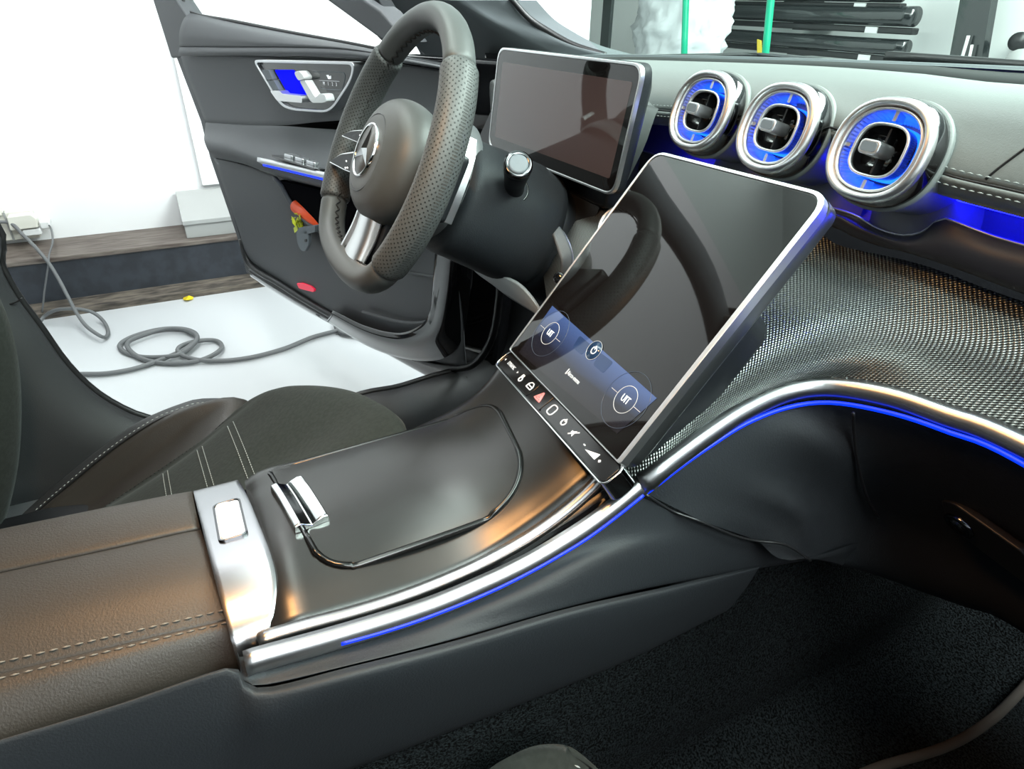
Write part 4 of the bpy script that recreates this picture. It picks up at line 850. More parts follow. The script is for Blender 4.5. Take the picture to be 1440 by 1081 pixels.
# wing-shaped ledge under the vents
l0 = [(-0.4, 0.302, 0.858), (-0.15, 0.302, 0.858)]+[(0.0281,0.302,0.8594),(0.0717,0.302,0.8594),(0.0959,0.302,0.8545),(0.1208,0.302,0.8555),(0.1367,0.302,0.8631),(0.1434,0.302,0.8732),(0.1507,0.302,0.8774),(0.1773,0.302,0.8753),(0.2086,0.302,0.8743)]+[(0.35, 0.295, 0.878), (0.7, 0.26, 0.88)]
l1 = push(l0, (0, -0.006, -0.003))
l2 = [(-0.4, 0.292, 0.845), (-0.15, 0.292, 0.845)]+[(0.0397,0.29,0.8563),(0.08,0.29,0.8528),(0.1062,0.29,0.8515),(0.131,0.29,0.8516),(0.1479,0.29,0.855),(0.1573,0.29,0.8574),(0.1654,0.29,0.8593),(0.1906,0.29,0.86),(0.2213,0.29,0.8595)]+[(0.35, 0.285, 0.86), (0.7, 0.25, 0.86)]
l3 = [(-0.4, 0.296, 0.835), (-0.15, 0.296, 0.835)]+[(0.0392,0.295,0.8442),(0.0755,0.295,0.8425),(0.103,0.295,0.8417),(0.1281,0.295,0.8439),(0.1471,0.295,0.8445),(0.1622,0.295,0.8447),(0.1769,0.295,0.8444),(0.1992,0.295,0.8437),(0.2252,0.295,0.8427)]+[(0.35, 0.29, 0.842), (0.7, 0.255, 0.842)]
loft('wing_ledge', [push(l0, (0, 0.01, -0.012)), l0, l1, l2, l3, push(l3, (0, 0.03, -0.004))], mat('wing_satin', (0.022, 0.022, 0.028), 0.42), dash, nu=110, sub=4)
tube('ledge_line', [p+Vector((0, -0.003, 0)) for p in resample(l0, 200)], 0.0011, M['satin_silver'], dash, n=150)
# pods that carry the vents down into the ledge
for x in (-0.106, -0.003, 0.103):
    loft('vent_pod', [[(x-0.040, 0.345, 0.9), (x-0.036, 0.338, 0.885), (x-0.036, 0.328, 0.87), (x-0.03, 0.32, 0.849)], [(x-0.02, 0.325, 0.9), (x-0.02, 0.32, 0.885), (x-0.02, 0.313, 0.868), (x-0.018, 0.307, 0.848)], [(x+0.01, 0.32, 0.9), (x+0.012, 0.316, 0.885), (x+0.014, 0.309, 0.865), (x+0.014, 0.304, 0.848)], [(x+0.034, 0.326, 0.9), (x+0.038, 0.322, 0.885), (x+0.042, 0.315, 0.868), (x+0.045, 0.309, 0.85)], [(x+0.042, 0.35, 0.9), (x+0.048, 0.345, 0.885), (x+0.056, 0.336, 0.868), (x+0.06, 0.328, 0.85)]], bpy.data.materials['recess_satin'], dash, nu=20, sub=4)
# woven trim running from under the ledge down to the console
wb = [(-0.32, 0.2, 0.70), (-0.17, 0.13, 0.69), (-0.05, 0.075, 0.675), (0.06, 0.05, 0.672)]+[(0.1249,0.055,0.68),(0.1212,0.095,0.7),(0.1207,0.16,0.7247),(0.1271,0.2,0.7359),(0.1475,0.225,0.7457),(0.1875,0.24,0.7546),(0.2294,0.246,0.7598),(0.2824,0.248,0.7653)]+[(0.45, 0.24, 0.775), (0.7, 0.2, 0.77)]
wt = [(-0.36, 0.318, 0.832), (-0.28, 0.318, 0.832), (-0.22, 0.318, 0.832), (-0.16, 0.318, 0.832), (-0.1, 0.318, 0.83), (-0.05, 0.318, 0.828), (0, 0.318, 0.828), (0.04, 0.318, 0.828)]+[(0.0513,0.318,0.8219),(0.0888,0.318,0.8268),(0.1423,0.318,0.8314),(0.2173,0.318,0.8299)]+[(0.42, 0.31, 0.84), (0.7, 0.28, 0.845)]
wb_, wt_ = resample(wb, 40), resample(wt, 40)
wm = [a.lerp(b, 0.45)+Vector((0, -0.010, 0.012)) for a, b in zip(wb_, wt_)]
for _ in range(3):
    wm = [wm[0]]+[(a+b*2+c)/4 for a, b, c in zip(wm, wm[1:], wm[2:])]+[wm[-1]]
loft('woven_trim', [wb_, wm, wt_], M['weave'], dash, nu=90, sub=14, planar=lambda p: 0.62*p.y+0.785*p.z)
strip = [(0.1238, 0.0535, 0.6765)]+[(0.1256,0.057,0.6776),(0.1274,0.07,0.6879),(0.1257,0.092,0.6965),(0.1255,0.12,0.7091),(0.1265,0.155,0.7229),(0.1323,0.195,0.7343),(0.1512,0.222,0.7421),(0.1903,0.238,0.7507),(0.2323,0.244,0.7557),(0.285,0.246,0.7615)]+[(0.45, 0.236, 0.765), (0.7, 0.195, 0.755)]
def strip_up(t): return (-0.6*(1-min(t*1.6, 1)), -0.5*min(t*1.6, 1), 0.75)
sweep('trim_rail', strip, [(-0.004, -0.009), (0.003, -0.0095), (0.0065, -0.004), (0.0065, 0.002), (0.003, 0.008), (-0.004, 0.009)], M['rail_silver'], dash, n=90, up=(0, 0, 1), label='satin silver rail under the woven trim')
dled = [(0.1271,0.056,0.6669),(0.1296,0.07,0.6775),(0.13,0.09,0.6883),(0.13,0.118,0.7001),(0.1321,0.152,0.7141),(0.1384,0.192,0.7234),(0.1586,0.217,0.7327),(0.198,0.232,0.7419),(0.2391,0.238,0.7481),(0.2918,0.24,0.7529)]+[(0.45, 0.23, 0.745), (0.7, 0.19, 0.735)]
tube('light_line', dled, 0.0019, M['blue_strip'], dash, n=90, label='blue light line under the silver rail')
# lower panels: knee side, glovebox
g0 = [V(p)+Vector((-0.002, 0.004, -0.002)) for p in dled]
g1 = [V(p) for p in [(0.1457,0.107,0.6339),(0.144,0.13,0.645),(0.1452,0.15,0.6588),(0.1466,0.175,0.6688),(0.1525,0.2,0.6788),(0.1646,0.224,0.684),(0.1744,0.25,0.6793),(0.2053,0.27,0.6786),(0.2455,0.28,0.6803),(0.2947,0.285,0.6823)]]+[Vector((0.45, 0.28, 0.69)), Vector((0.7, 0.24, 0.68))]
g2 = [V(p) for p in [(0.1572,0.168,0.5959),(0.1602,0.18,0.6051),(0.1612,0.195,0.6105),(0.1693,0.21,0.6208),(0.163,0.25,0.6065),(0.1676,0.275,0.6035),(0.1775,0.3,0.5983),(0.2063,0.32,0.5942),(0.2464,0.33,0.6006),(0.2964,0.335,0.6075)]]+[Vector((0.45, 0.33, 0.60)), Vector((0.7, 0.22, 0.61))]
g3 = [V(p) for p in [(0.1772,0.225,0.5649),(0.1786,0.24,0.5586),(0.1777,0.26,0.547),(0.1778,0.28,0.5342),(0.1797,0.305,0.5186),(0.186,0.33,0.5049),(0.2026,0.35,0.499),(0.2294,0.37,0.4973),(0.267,0.38,0.5086),(0.3034,0.385,0.5196)]]+[Vector((0.45, 0.38, 0.53)), Vector((0.7, 0.24, 0.55))]
g4 = [p+Vector((0, 0.25, -0.02)) for p in g3]
loft('lower_panel', [g0, g1, g2, g3, g4], M['soft_plastic'], dash, nu=70, sub=6)
seam_k = [(0.1288,0.056,0.6682),(0.1345,0.083,0.6446),(0.1496,0.103,0.6371),(0.1571,0.138,0.6135),(0.1627,0.163,0.6011),(0.1749,0.19,0.5952),(0.183,0.222,0.5687)]
tube('panel_joint', seam_k, 0.0013, M['rubber'], dash, n=40)
tube('glovebox_joint', [(0.1761,0.222,0.7316),(0.1745,0.234,0.7093),(0.1766,0.247,0.6802),(0.1784,0.265,0.6474),(0.1808,0.285,0.6164),(0.1873,0.3,0.5953)], 0.0013, M['rubber'], dash, n=40)
LK = Frame((0.2517,0.2995,0.642), (0.99, -0.06, 0.02), (0.0, -0.45, 0.9))
lkp = [(0.2323,0.29,0.6565),(0.2449,0.29,0.6648),(0.3046,0.305,0.6687),(0.3123,0.32,0.6298),(0.2415,0.302,0.6275)]
lk = plate('glovebox_handle', LK, rpoly([((V(p)-LK.o).dot(LK.u), (V(p)-LK.o).dot(LK.v)) for p in lkp], 0.006), -0.006, 0.002, M['hard_plastic'], dash, bevel=0.002)
lathe('lock', LK(0, 0, 0.001), LK.n, [(0.0105, 0), (0.0105, 0.003), (0.009, 0.004), (0.0078, 0.0032), (0.006, 0.003), (0.006, 0.0045), (0.0, 0.0048)], M['dark_chrome'], lk, k=28, a=1.25, label='round chrome lock')
# driver's side of the dashboard
loft('knee_panel', [[(-0.4564,0.1,0.7069),(-0.396,0.11,0.7087),(-0.3526,0.12,0.698),(-0.3057,0.13,0.698),(-0.2716,0.14,0.6963),(-0.2494,0.148,0.6851),(-0.2274,0.155,0.6672)], [(-0.4566,0.1,0.7057),(-0.3965,0.109,0.7055),(-0.3555,0.119,0.6918),(-0.3149,0.129,0.6886),(-0.2818,0.139,0.6836),(-0.255,0.147,0.676),(-0.2273,0.155,0.6653)], [(-0.4567,0.1,0.7046),(-0.4019,0.11,0.7004),(-0.363,0.12,0.6837),(-0.3287,0.13,0.6761),(-0.2987,0.14,0.6676),(-0.2666,0.148,0.664),(-0.227,0.155,0.6623)]], mat('knee_grey', (0.3, 0.31, 0.32), 0.45), dash, nu=30, solid=0.004)
loft('column_cowl', [[(-0.62, 0.26, 0.86), (-0.46, 0.27, 0.88), (-0.3, 0.275, 0.87), (-0.24, 0.28, 0.84)], [(-0.62, 0.22, 0.78), (-0.46, 0.225, 0.78), (-0.3, 0.23, 0.78), (-0.245, 0.235, 0.78)], [(-0.62, 0.2, 0.68), (-0.46, 0.2, 0.67), (-0.3, 0.2, 0.67), (-0.2, 0.2, 0.67)], [(-0.62, 0.3, 0.56), (-0.46, 0.3, 0.55), (-0.3, 0.3, 0.55), (-0.15, 0.3, 0.55)]], M['hard_plastic'], dash, nu=30)
tube('trim_edge', [(-0.2174,0.165,0.7811),(-0.205,0.165,0.7777),(-0.1923,0.165,0.7692),(-0.1842,0.165,0.7576),(-0.181,0.163,0.7447),(-0.1839,0.16,0.7268),(-0.1877,0.155,0.7142)], 0.0022, M['satin_silver'], dash, n=40, label='curved silver edge beside the column')
loft('bezel_side', [[(-0.2174,0.165,0.7811),(-0.205,0.165,0.7777),(-0.1923,0.165,0.7692),(-0.1842,0.165,0.7576),(-0.181,0.163,0.7447),(-0.1839,0.16,0.7268)], [(-0.2082,0.15,0.7786),(-0.2004,0.15,0.7704),(-0.1928,0.15,0.7623),(-0.1849,0.15,0.7525),(-0.1853,0.15,0.7398),(-0.1887,0.148,0.7225)]], M['door_plastic'], dash, nu=20, solid=0.004)
lathe('small_button', (-0.1762,0.145,0.7357), (0.5, -0.7, 0.5), [(0.007, -0.004), (0.007, 0.003), (0.0055, 0.004), (0.0, 0.0042)], M['gloss_black'], dash, k=20)
SB = Frame((-0.18,0.225,0.7878), (0.95, 0.25, 0.0), (-0.1, 0.62, 0.77))
lathe('start_button_ring', SB.o, SB.n, [(0.026, -0.01), (0.026, 0.005), (0.023, 0.006), (0.022, 0.002)], M['silver'], dash, k=36)
sbt = lathe('start_button', SB.o, SB.n, [(0.0218, -0.01), (0.0218, 0.003), (0.019, 0.0042), (0.0, 0.0046)], M['gloss_black'], dash, k=36)
text('button_mark', 'START', SB, 0, 0.006, 0.0048, 0.0075, M['text_white'], sbt)
text('button_mark', 'STOP', SB, 0, -0.005, 0.0048, 0.0075, M['text_white'], sbt)
# hood behind the driver display
loft('display_hood', [[(-0.55, 0.36, 0.92), (-0.35, 0.37, 0.93), (-0.2, 0.36, 0.93)], [(-0.54, 0.29, 0.925), (-0.35, 0.29, 0.935), (-0.2, 0.29, 0.925)], [(-0.54, 0.26, 0.87), (-0.35, 0.26, 0.87), (-0.2, 0.265, 0.87)], [(-0.52, 0.26, 0.82), (-0.35, 0.25, 0.81), (-0.23, 0.26, 0.81)]], M['lit_dash_leather'], dash, nu=20)

# ================================================================== the three round air vents
def make_vent(c, label):
    c = V(c)
    t = thing('air_vent', label, 'air vent', c, 'turbine vents on the dashboard')
    t.rotation_euler = (math.radians(-17), 0, 0)      # the faces look slightly upwards
    ax = (0, -1, 0); S = (0, 0, 1); a, b, p = 1.0, 0.94, 2.35
    A = 0.0415
    def L(name, prof, m, parent=t, label=None, k=56, p=p, a=a, b=b): return lathe(name, c, ax, prof, m, parent, k=k, a=a, b=b, p=p, side=S, label=label)
    L('collar', [(A-0.002, -0.085), (A-0.001, -0.05), (A+0.003, -0.026), (A+0.0045, -0.022), (A+0.004, -0.0185), (A+0.001, -0.018)], M['lit_dash_leather'], label='leather collar lightened as if lit')
    L('barrel', [(A+0.0015, -0.03), (A+0.0025, -0.016), (A+0.0022, -0.010), (A+0.0005, -0.006)], M['dark_chrome'], label='dark polished barrel')
    L('front_ring', [(A-0.001, -0.010), (A+0.001, -0.005), (A, -0.001), (A-0.003, 0.002), (A-0.0055, 0.001), (A-0.0065, -0.002), (A-0.0075, -0.004)], M['silver'], label='satin silver front ring')
    L('groove_ring', [(A-0.0072, -0.008), (A-0.0072, -0.003), (A-0.0085, -0.0035)], M['rubber'])
    L('inner_ring', [(A-0.0078, -0.008), (A-0.0078, -0.0018), (A-0.0086, -0.0012), (A-0.0096, -0.0016), (A-0.0098, -0.006)], M['silver'])
    # ribbed reflector: fine ribs all round a funnel, real relief
    k = 128; vs = []; prof = [(A-0.0096, -0.004), (A-0.0102, -0.007), (A-0.0122, -0.015), (A-0.0150, -0.022), (A-0.0175, -0.026)]
    for q, (rr, h) in enumerate(prof):
        for i in range(k):
            tt = 2*math.pi*i/k; cs, sn = math.cos(tt), math.sin(tt); g = (abs(cs)**p+abs(sn)**p)**(-1/p)
            rad = rr+(0.0013 if i % 2 and 0 < q < 4 else 0.0)
            vs.append(c+Vector((sn*g*rad*a, -h, cs*g*rad*b)))
    obj('ribbed_reflector', vs, grid(k, len(prof), wrap_u=True), mat_reflector, t, smooth=False)
    L('glow_ring', [(0.0205, -0.0245), (0.0222, -0.0235), (0.0222, -0.0165), (0.0205, -0.016)], M['vent_blue'], label='blue light ring', p=2.9)
    L('throat', [(A-0.012, -0.06), (A-0.012, -0.026), (A-0.018, -0.0262), (0.018, -0.027)], M['hard_plastic'])
    L('core_ring', [(0.0218, -0.006), (0.0226, -0.0045), (0.0222, -0.003), (0.0210, -0.0026), (0.0202, -0.0034), (0.0200, -0.006)], M['silver'], p=2.9, a=1.02, b=0.92, label='silver ring round the black core')
    L('core_wall', [(0.0200, -0.026), (0.0216, -0.016), (0.0218, -0.005)], M['dark_chrome'], p=2.9, a=1.02, b=0.92)
    L('core', [(0.0202, -0.004), (0.0195, -0.012), (0.012, -0.02), (0.0, -0.022)], M['gloss_black'], p=2.9, a=1.02, b=0.92)
    F = Frame(c, (1, 0, 0), (0, 0, 1))
    plate('vane', F, rrect(-0.0009, -0.0175, 0.0009, 0.0175, 0.0006), -0.018, -0.008, M['hard_plastic'], t)
    for x, z in ((0, 0.0285), (0, -0.0285), (-0.031, 0)):
        plate('bracket', F, rrect(x-(0.0016 if z else 0.004), z-(0.006 if z else 0.0014), x+(0.0016 if z else 0.004), z+(0.006 if z else 0.0014), 0.0008), -0.016, -0.006, M['silver'], t)
    kn = plate('knob', F, rrect(-0.0088, -0.0055, 0.0088, 0.0055, 0.0038), -0.012, 0.009, M['satin_silver'], t, bevel=0.0012, label='silver centre knob')
    plate('knob_cap', F, rrect(-0.0066, -0.0036, 0.0066, 0.0036, 0.0024), 0.0085, 0.0096, M['hook_grey'], kn)
    return t
mat_reflector = mat('ribbed_silver', (0.7, 0.71, 0.73), 0.35, 0.8)
M['vent_blue'] = mat('vent_blue', (0, 0, 0.1), 0.5, emit=(0.004, 0.07, 1), estr=5.5)
v1 = make_vent((-0.003, 0.257, 0.925), 'middle of the three silver ringed air vents, between two alike vents')
dup(v1, (-0.106, 0.257, 0.926), 'silver ringed air vent next to the driver display, smallest looking of the three')
dup(v1, (0.103, 0.257, 0.9245), 'silver ringed air vent farthest from the driver display, largest looking of the three')

# ================================================================== touchscreen and driver display
ts = thing('touchscreen', 'tall tilted touchscreen with silver frame and climate menu above the console', 'touchscreen', (0.02, 0.03, 0.69))
gl = rpoly([(-0.001, -0.002), (0.2195, -0.002), (0.2195, 0.2435), (-0.001, 0.2435)], [0.002, 0.002, 0.016, 0.016], 6)
plate('glass', CS, gl, -0.004, 0.0, M['glass_black'], ts, bevel=0.0006)
ring_plate('silver_frame', CS, rpoly([(-0.0035, -0.003), (0.2245, -0.003), (0.2245, 0.2465), (-0.0035, 0.2465)], [0.003, 0.003, 0.019, 0.019], 6), gl, -0.008, 0.0008, M['silver'], ts, bevel=0.0012)
# body behind the glass: set in from the frame, thick at the passenger side
vs = []
o1, o2, o3 = rrect(-0.004, -0.004, 0.224, 0.2465, 0.014), rrect(-0.0035, -0.004, 0.226, 0.2455, 0.014), rrect(0.012, -0.004, 0.214, 0.225, 0.02)
k = len(o1)
vs = [CS(*p, -0.007) for p in o1]+[CS(*p, -0.016) for p in o2]+[CS(*p, -0.03) for p in o3]
obj('housing', vs, grid(k, 3, wrap_u=True)+[tuple(range(2*k, 3*k))], M['dark_satin'] if 'dark_satin' in M else M['satin_silver'], ts, flip=True)
plate('neck', CS, rrect(0.03, -0.004, 0.2, 0.16, 0.02), -0.075, -0.028, M['hard_plastic'], ts, bevel=0.01)
# lit climate field, with its writing
lo = [(0.0139,0.0614),(0.2116,0.0548),(0.2014,0.0129),(0.0135,0.0001)]
pic = [(lo[0][0], lo[0][1]), (lo[1][0], lo[1][1]), (lo[2][0], lo[2][1]), (lo[3][0]+0.002, lo[3][1]+0.002)]
pc_ = [CS(a, b, 0.0003) for a, b in (pic[3], pic[2], pic[1], pic[0])]
scr = obj('climate_menu', pc_, [(0, 1, 2, 3)], M['climate'], ts, uv=[(0, 0), (1, 0), (1, 1), (0, 1)], smooth=False, label='lit climate field of the screen')
def ring_line(name, c, r0, th, m, parent, z=0.0006, k=48, sq=1.0):
    a = [(c[0]+r0*math.cos(2*math.pi*i/k), c[1]+sq*r0*math.sin(2*math.pi*i/k)) for i in range(k)]
    b = [(c[0]+(r0-th)*math.cos(2*math.pi*i/k), c[1]+sq*(r0-th)*math.sin(2*math.pi*i/k)) for i in range(k)]
    return ring_plate(name, CS, a, b, z-0.0002, z, m, parent)
for px in ([(0.0408,0.0385)], [(0.1849,0.038)]):
    c = px[0]
    ring_line('dial_ring', c, 0.0125, 0.0006, M['text_dim'], scr)
    ring_line('dial_ring', c, 0.0255, 0.0003, M['ring_dim'], scr)
    text('dial_mark', 'UIT', CS, c[0], c[1], 0.0006, 0.0092, M['text_white'], scr, sx=0.75)
    for s in (-1, 1):
        plate('dial_line', CS, [(c[0]+s*0.013, c[1]-0.0002), (c[0]+s*0.022, c[1]-0.0002), (c[0]+s*0.022, c[1]+0.0003), (c[0]+s*0.013, c[1]+0.0003)], 0.0003, 0.0006, M['text_dim'], scr, smooth=False)
c = [(0.1135,0.0529)][0]
lathe('power_button', CS(*c, 0.0004), CS.n, [(0.0095, 0), (0.0095, 0.0003), (0, 0.0003)], mat('power_blue', (0.01, 0.02, 0.04), 0.05, emit=(0.012, 0.035, 0.08), estr=1.0), scr, k=40)
ring_line('power_ring', c, 0.0097, 0.0004, M['text_dim'], scr, z=0.001)
ring_line('power_mark', c, 0.0038, 0.0009, M['text_white'], scr, z=0.001)
plate('power_mark', CS, [(c[0]-0.0005, c[1]+0.001), (c[0]+0.0005, c[1]+0.001), (c[0]+0.0005, c[1]+0.0048), (c[0]-0.0005, c[1]+0.0048)], 0.0008, 0.0011, M['text_white'], scr, smooth=False)
for s in (-1, 1):
    plate('menu_tab', CS, rpoly([(c[0]+s*0.008, c[1]+0.002), (c[0]+s*0.031, c[1]+0.0025), (c[0]+s*0.029, c[1]-0.0105), (c[0]+s*0.011, c[1]-0.0105)], 0.003), 0.0003, 0.0005, mat('tab_blue', (0.01, 0.015, 0.03), 0.05, emit=(0.02, 0.05, 0.14), estr=1.0) if s < 0 else bpy.data.materials['tab_blue'], scr)
a = [(0.1134,0.0222)][0]
text('menu_mark', 'Airco-menu', CS, a[0], a[1], 0.0006, 0.0062, M['text_mid'], scr, sx=0.75)
t0 = [(0.1001,0.0225)][0]
plate('menu_icon', CS, [(t0[0]-0.0006, t0[1]-0.003), (t0[0]+0.0008, t0[1]-0.003), (t0[0]+0.0012, t0[1]+0.003), (t0[0], t0[1]+0.003)], 0.0003, 0.0006, M['text_mid'], scr, smooth=False)
# row of buttons at the foot of the screen
BB = Frame(CS(0.11, -0.0135, -0.002), CS.u, (CS.v*0.8+Vector((0, -0.45, -0.35))*0.0+CS.n*-0.25))
BW, BH = 0.1155, 0.0105
bar = plate('button_bar', BB, rrect(-BW, -BH, BW, BH, 0.006), -0.02, -0.001, M['gloss_black'], ts, bevel=0.001, label='black button bar at the foot of the screen')
ring_plate('bar_frame', BB, rrect(-BW-0.0018, -BH-0.0018, BW+0.0018, BH+0.0018, 0.0075), rrect(-BW, -BH, BW, BH, 0.006), -0.022, 0.0012, M['chrome'], bar, bevel=0.0006, label='chrome frame of the button bar')
xs = [-0.1138, -0.036, -0.0075, 0.1138]
for i in range(3):
    plate('button', BB, rrect(xs[i]+0.0004, -BH+0.0012, xs[i+1]-0.0004, BH-0.0012, 0.004 if i != 1 else 0.0006), -0.004, 0.0004, M['button_black'], bar, bevel=0.0004)
text('bar_mark', 'DYNAMIC', BB, -0.0935, 0, 0.0005, 0.0062, M['text_mid'], bar, sx=0.6)
for s in (-1, 1):
    plate('bar_mark', BB, [(-0.0935+s*0.0155, 0.0013), (-0.0935+s*0.0155, -0.0013), (-0.0935+s*0.0178, 0)], 0.0003, 0.0006, M['text_mid'], bar, smooth=False)
def bl(name, pts, m=None, w=0.0007):
    tube(name, [BB(x, y, 0.0006) for x, y in pts], w, m or M['text_mid'], bar, n=max(12, len(pts)*4), k=6, smooth_path=False)
plate('bar_mark', BB, rrect(-0.068, -0.001, -0.0635, 0.0035, 0.0008), 0.0003, 0.0006, M['text_mid'], bar)
bl('bar_mark', [(-0.0645+0.0025*math.cos(q/10*6.283), -0.0025+0.0025*math.sin(q/10*6.283)) for q in range(11)])
bl('bar_mark', [(-0.0495, -0.003), (-0.0495, 0.001), (-0.047, 0.004), (-0.043, 0.004), (-0.0405, 0.001), (-0.0405, -0.003), (-0.0495, -0.003)])
bl('bar_mark', [(-0.0495, 0.0), (-0.0405, 0.0)])
for rr in (0.0062, 0.0028):
    bl('hazard_mark', [(-0.0218+rr*math.cos(math.radians(q)), -0.001+rr*math.sin(math.radians(q))) for q in (90, 210, 330, 90)], M['icon_red'], 0.0009)
bl('bar_mark', rrect(0.0005, -0.0052, 0.0095, 0.0052, 0.003, 3)+[(0.0095, 0.0022)])
bl('bar_mark', [(0.0285+0.003*math.cos(q/10*6.283+1.9), 0.003*math.sin(q/10*6.283+1.9)) for q in range(10)])
bl('bar_mark', [(0.0285, 0.0045), (0.0285, 0.001)])
plate('bar_mark', BB, [(0.044, -0.0012), (0.046, -0.0012), (0.049, -0.0035), (0.049, 0.0035), (0.046, 0.0012), (0.044, 0.0012)], 0.0003, 0.0006, M['text_mid'], bar, smooth=False)
bl('bar_mark', [(0.0435, -0.004), (0.0525, 0.004)])
bl('bar_mark', [(0.0665, 0), (0.069, 0)])
plate('bar_mark', BB, [(0.072, -0.0022), (0.088, -0.0022), (0.088, 0.0042)], 0.0003, 0.0006, M['text_white'], bar, smooth=False)
bl('bar_mark', [(0.092, 0), (0.0945, 0)]); bl('bar_mark', [(0.09325, -0.0013), (0.09325, 0.0013)])

dd = thing('driver_display', 'free standing dark driver display with chrome edge behind the steering wheel', 'display', (-0.35, 0.22, 0.8))
g_ = rrect(0.004, 0.002, 0.361, 0.137, 0.016)
# the display leans with the driver's line of sight: a slightly slanted rectangle
def slant(pts, k=0.0): return pts
gl2 = rpoly([(0.0015, 0.0015), (0.3455, 0.0015), (0.3685, 0.1365), (0.0245, 0.1365)], 0.018, 6)
def inset(pts, d):
    cx = sum(p[0] for p in pts)/len(pts); cy = sum(p[1] for p in pts)/len(pts)
    hw = max(abs(p[0]-cx) for p in pts); hh = max(abs(p[1]-cy) for p in pts)
    return [(cx+(x-cx)*(1-d/hw), cy+(y-cy)*(1-d/hh)) for x, y in pts]
out = inset(gl2, -0.003)
plate('glass', DD, gl2, -0.003, 0.0, M['glass_black'], dd, bevel=0.0006)
plate('active_area', DD, rpoly([(0.022, 0.017), (0.336, 0.017), (0.356, 0.121), (0.038, 0.121)], 0.003), 0.0, 0.0002, M['screen_off'], dd)
ring_plate('chrome_edge', DD, out, gl2, -0.006, 0.0006, M['silver'], dd, bevel=0.0008)
vs = [DD(*p, -0.005) for p in out]+[DD(*p, -0.014) for p in inset(gl2, -0.0035)]+[DD(*p, -0.026) for p in inset(gl2, 0.01)]
k = len(out)
obj('housing', vs, grid(k, 3, wrap_u=True)+[tuple(range(2*k, 3*k))], M['soft_plastic'], dd, flip=True)
plate('foot', DD, rrect(0.06, -0.03, 0.3, 0.06, 0.01), -0.07, -0.025, M['hard_plastic'], dd, bevel=0.005)

# ================================================================== steering wheel
wheel = thing('steering_wheel', 'flat bottomed steering wheel with perforated leather sides and round emblem hub', 'steering wheel', (-0.37, 0, 0.66))
def rim_pt(t):
    # t in degrees, counter-clockwise from the passenger side
    a = math.radians(t); x, y = 0.1675*math.cos(a), 0.170*math.sin(a)
    if y < -0.110: y = -0.110-(1-math.exp(-(-0.110-y)/0.055))*0.055
    return WH(x, y, 0.0)
def rim(name, t0, t1, m, rad, n=50, perf=False, label=None):
    path = [rim_pt(t0+(t1-t0)*i/(n-1)) for i in range(n)]
    prof = [(rad[0]*math.cos(2*math.pi*i/22), rad[1]*math.sin(2*math.pi*i/22)) for i in range(22)]
    def sc_(t): return 1.0-0.10*max(0, 1-min(t, 1-t)/0.012)
    return sweep(name, path, prof, m, wheel, n=n, up=tuple(WH.n), scale=sc_, uvm=True, label=label)
rim('rim_leather', 45, 137, M['wheel_leather'], (0.0155, 0.0185), label='smooth leather top of the rim')
rim('rim_leather', 213, 322, M['wheel_leather'], (0.0165, 0.0185), label='smooth leather bottom of the rim')
rim('rim_grip', -38, 45, M['perforated'], (0.0185, 0.0215), label='perforated leather grip')
rim('rim_grip', 137, 213, M['perforated'], (0.0185, 0.0215), label='perforated leather grip')
# cross stitching along the inner side of the rim
zz = []
for i in range(150):
    t = i*360/150; c_ = WH(0, 0, 0); p = rim_pt(t); inn = (c_-p).normalized()
    zz.append(p+inn*0.0175+WH.n*(0.0028 if i % 2 else -0.0028))
tube('rim_stitching', zz, 0.0011, M['black_thread'], wheel, n=600, k=5, closed=True, smooth_path=False)
# hub
HC = WH(0, -0.004, 0)
lathe('airbag_cover', HC, WH.n, [(p.x, p.y) for p in resample([(0.05, -0.05, 0), (0.076, -0.042, 0), (0.086, -0.024, 0), (0.088, -0.008, 0), (0.083, 0.006, 0), (0.072, 0.016, 0), (0.056, 0.0225, 0), (0.044, 0.025, 0), (0.0, 0.0265, 0)], 40)], M['wheel_leather'], wheel, k=96, a=0.98, b=0.88, p=2.2, side=tuple(WH.v))
tube('cover_groove', [HC+WH.u*(0.050*math.cos(q*2*math.pi/40))+WH.v*(0.048*math.sin(q*2*math.pi/40))+WH.n*0.0236 for q in range(40)], 0.0007, M['rubber'], wheel, n=80, closed=True)
EM = Frame(HC+WH.n*0.0262+WH.v*0.002, WH.u, WH.v)
lathe('emblem_ring', EM.o, EM.n, [(0.0335, -0.004), (0.0335, 0.0015), (0.0325, 0.0028), (0.0312, 0.0022), (0.0305, 0.0008)], M['chrome'], wheel, k=64, label='chrome ring of the emblem')
em = lathe('emblem_disc', EM.o, EM.n, [(0.0308, -0.003), (0.0308, 0.0012), (0.0, 0.0014)], mat('emblem_grey', (0.12, 0.12, 0.12), 0.35, 0.3), wheel, k=64)
vs = [EM(0, 0, 0.0062)]; f = []
for q in range(3):
    a = math.radians(90+120*q)
    tip = (0.0312*math.cos(a), 0.0312*math.sin(a)); l = (0.0062*math.cos(a+math.radians(60)), 0.0062*math.sin(a+math.radians(60))); rr = (0.0062*math.cos(a-math.radians(60)), 0.0062*math.sin(a-math.radians(60)))
    i0 = len(vs); vs += [EM(*tip, 0.0022), EM(*l, 0.0012), EM(*rr, 0.0012)]
    f += [(0, i0, i0+1), (0, i0+2, i0)]
obj('emblem_star', vs, f, M['chrome'], em, smooth=False, label='three pointed chrome star')
# side spokes with switch pads, the open pair on each side
for s in (-1, 1):
    plate('spoke', WH, rpoly([(s*0.06, 0.03), (s*0.10, 0.026), (s*0.158, 0.045), (s*0.158, -0.035), (s*0.10, -0.028), (s*0.06, -0.04)], 0.01), -0.034, -0.012, M['hard_plastic'], wheel, bevel=0.006)
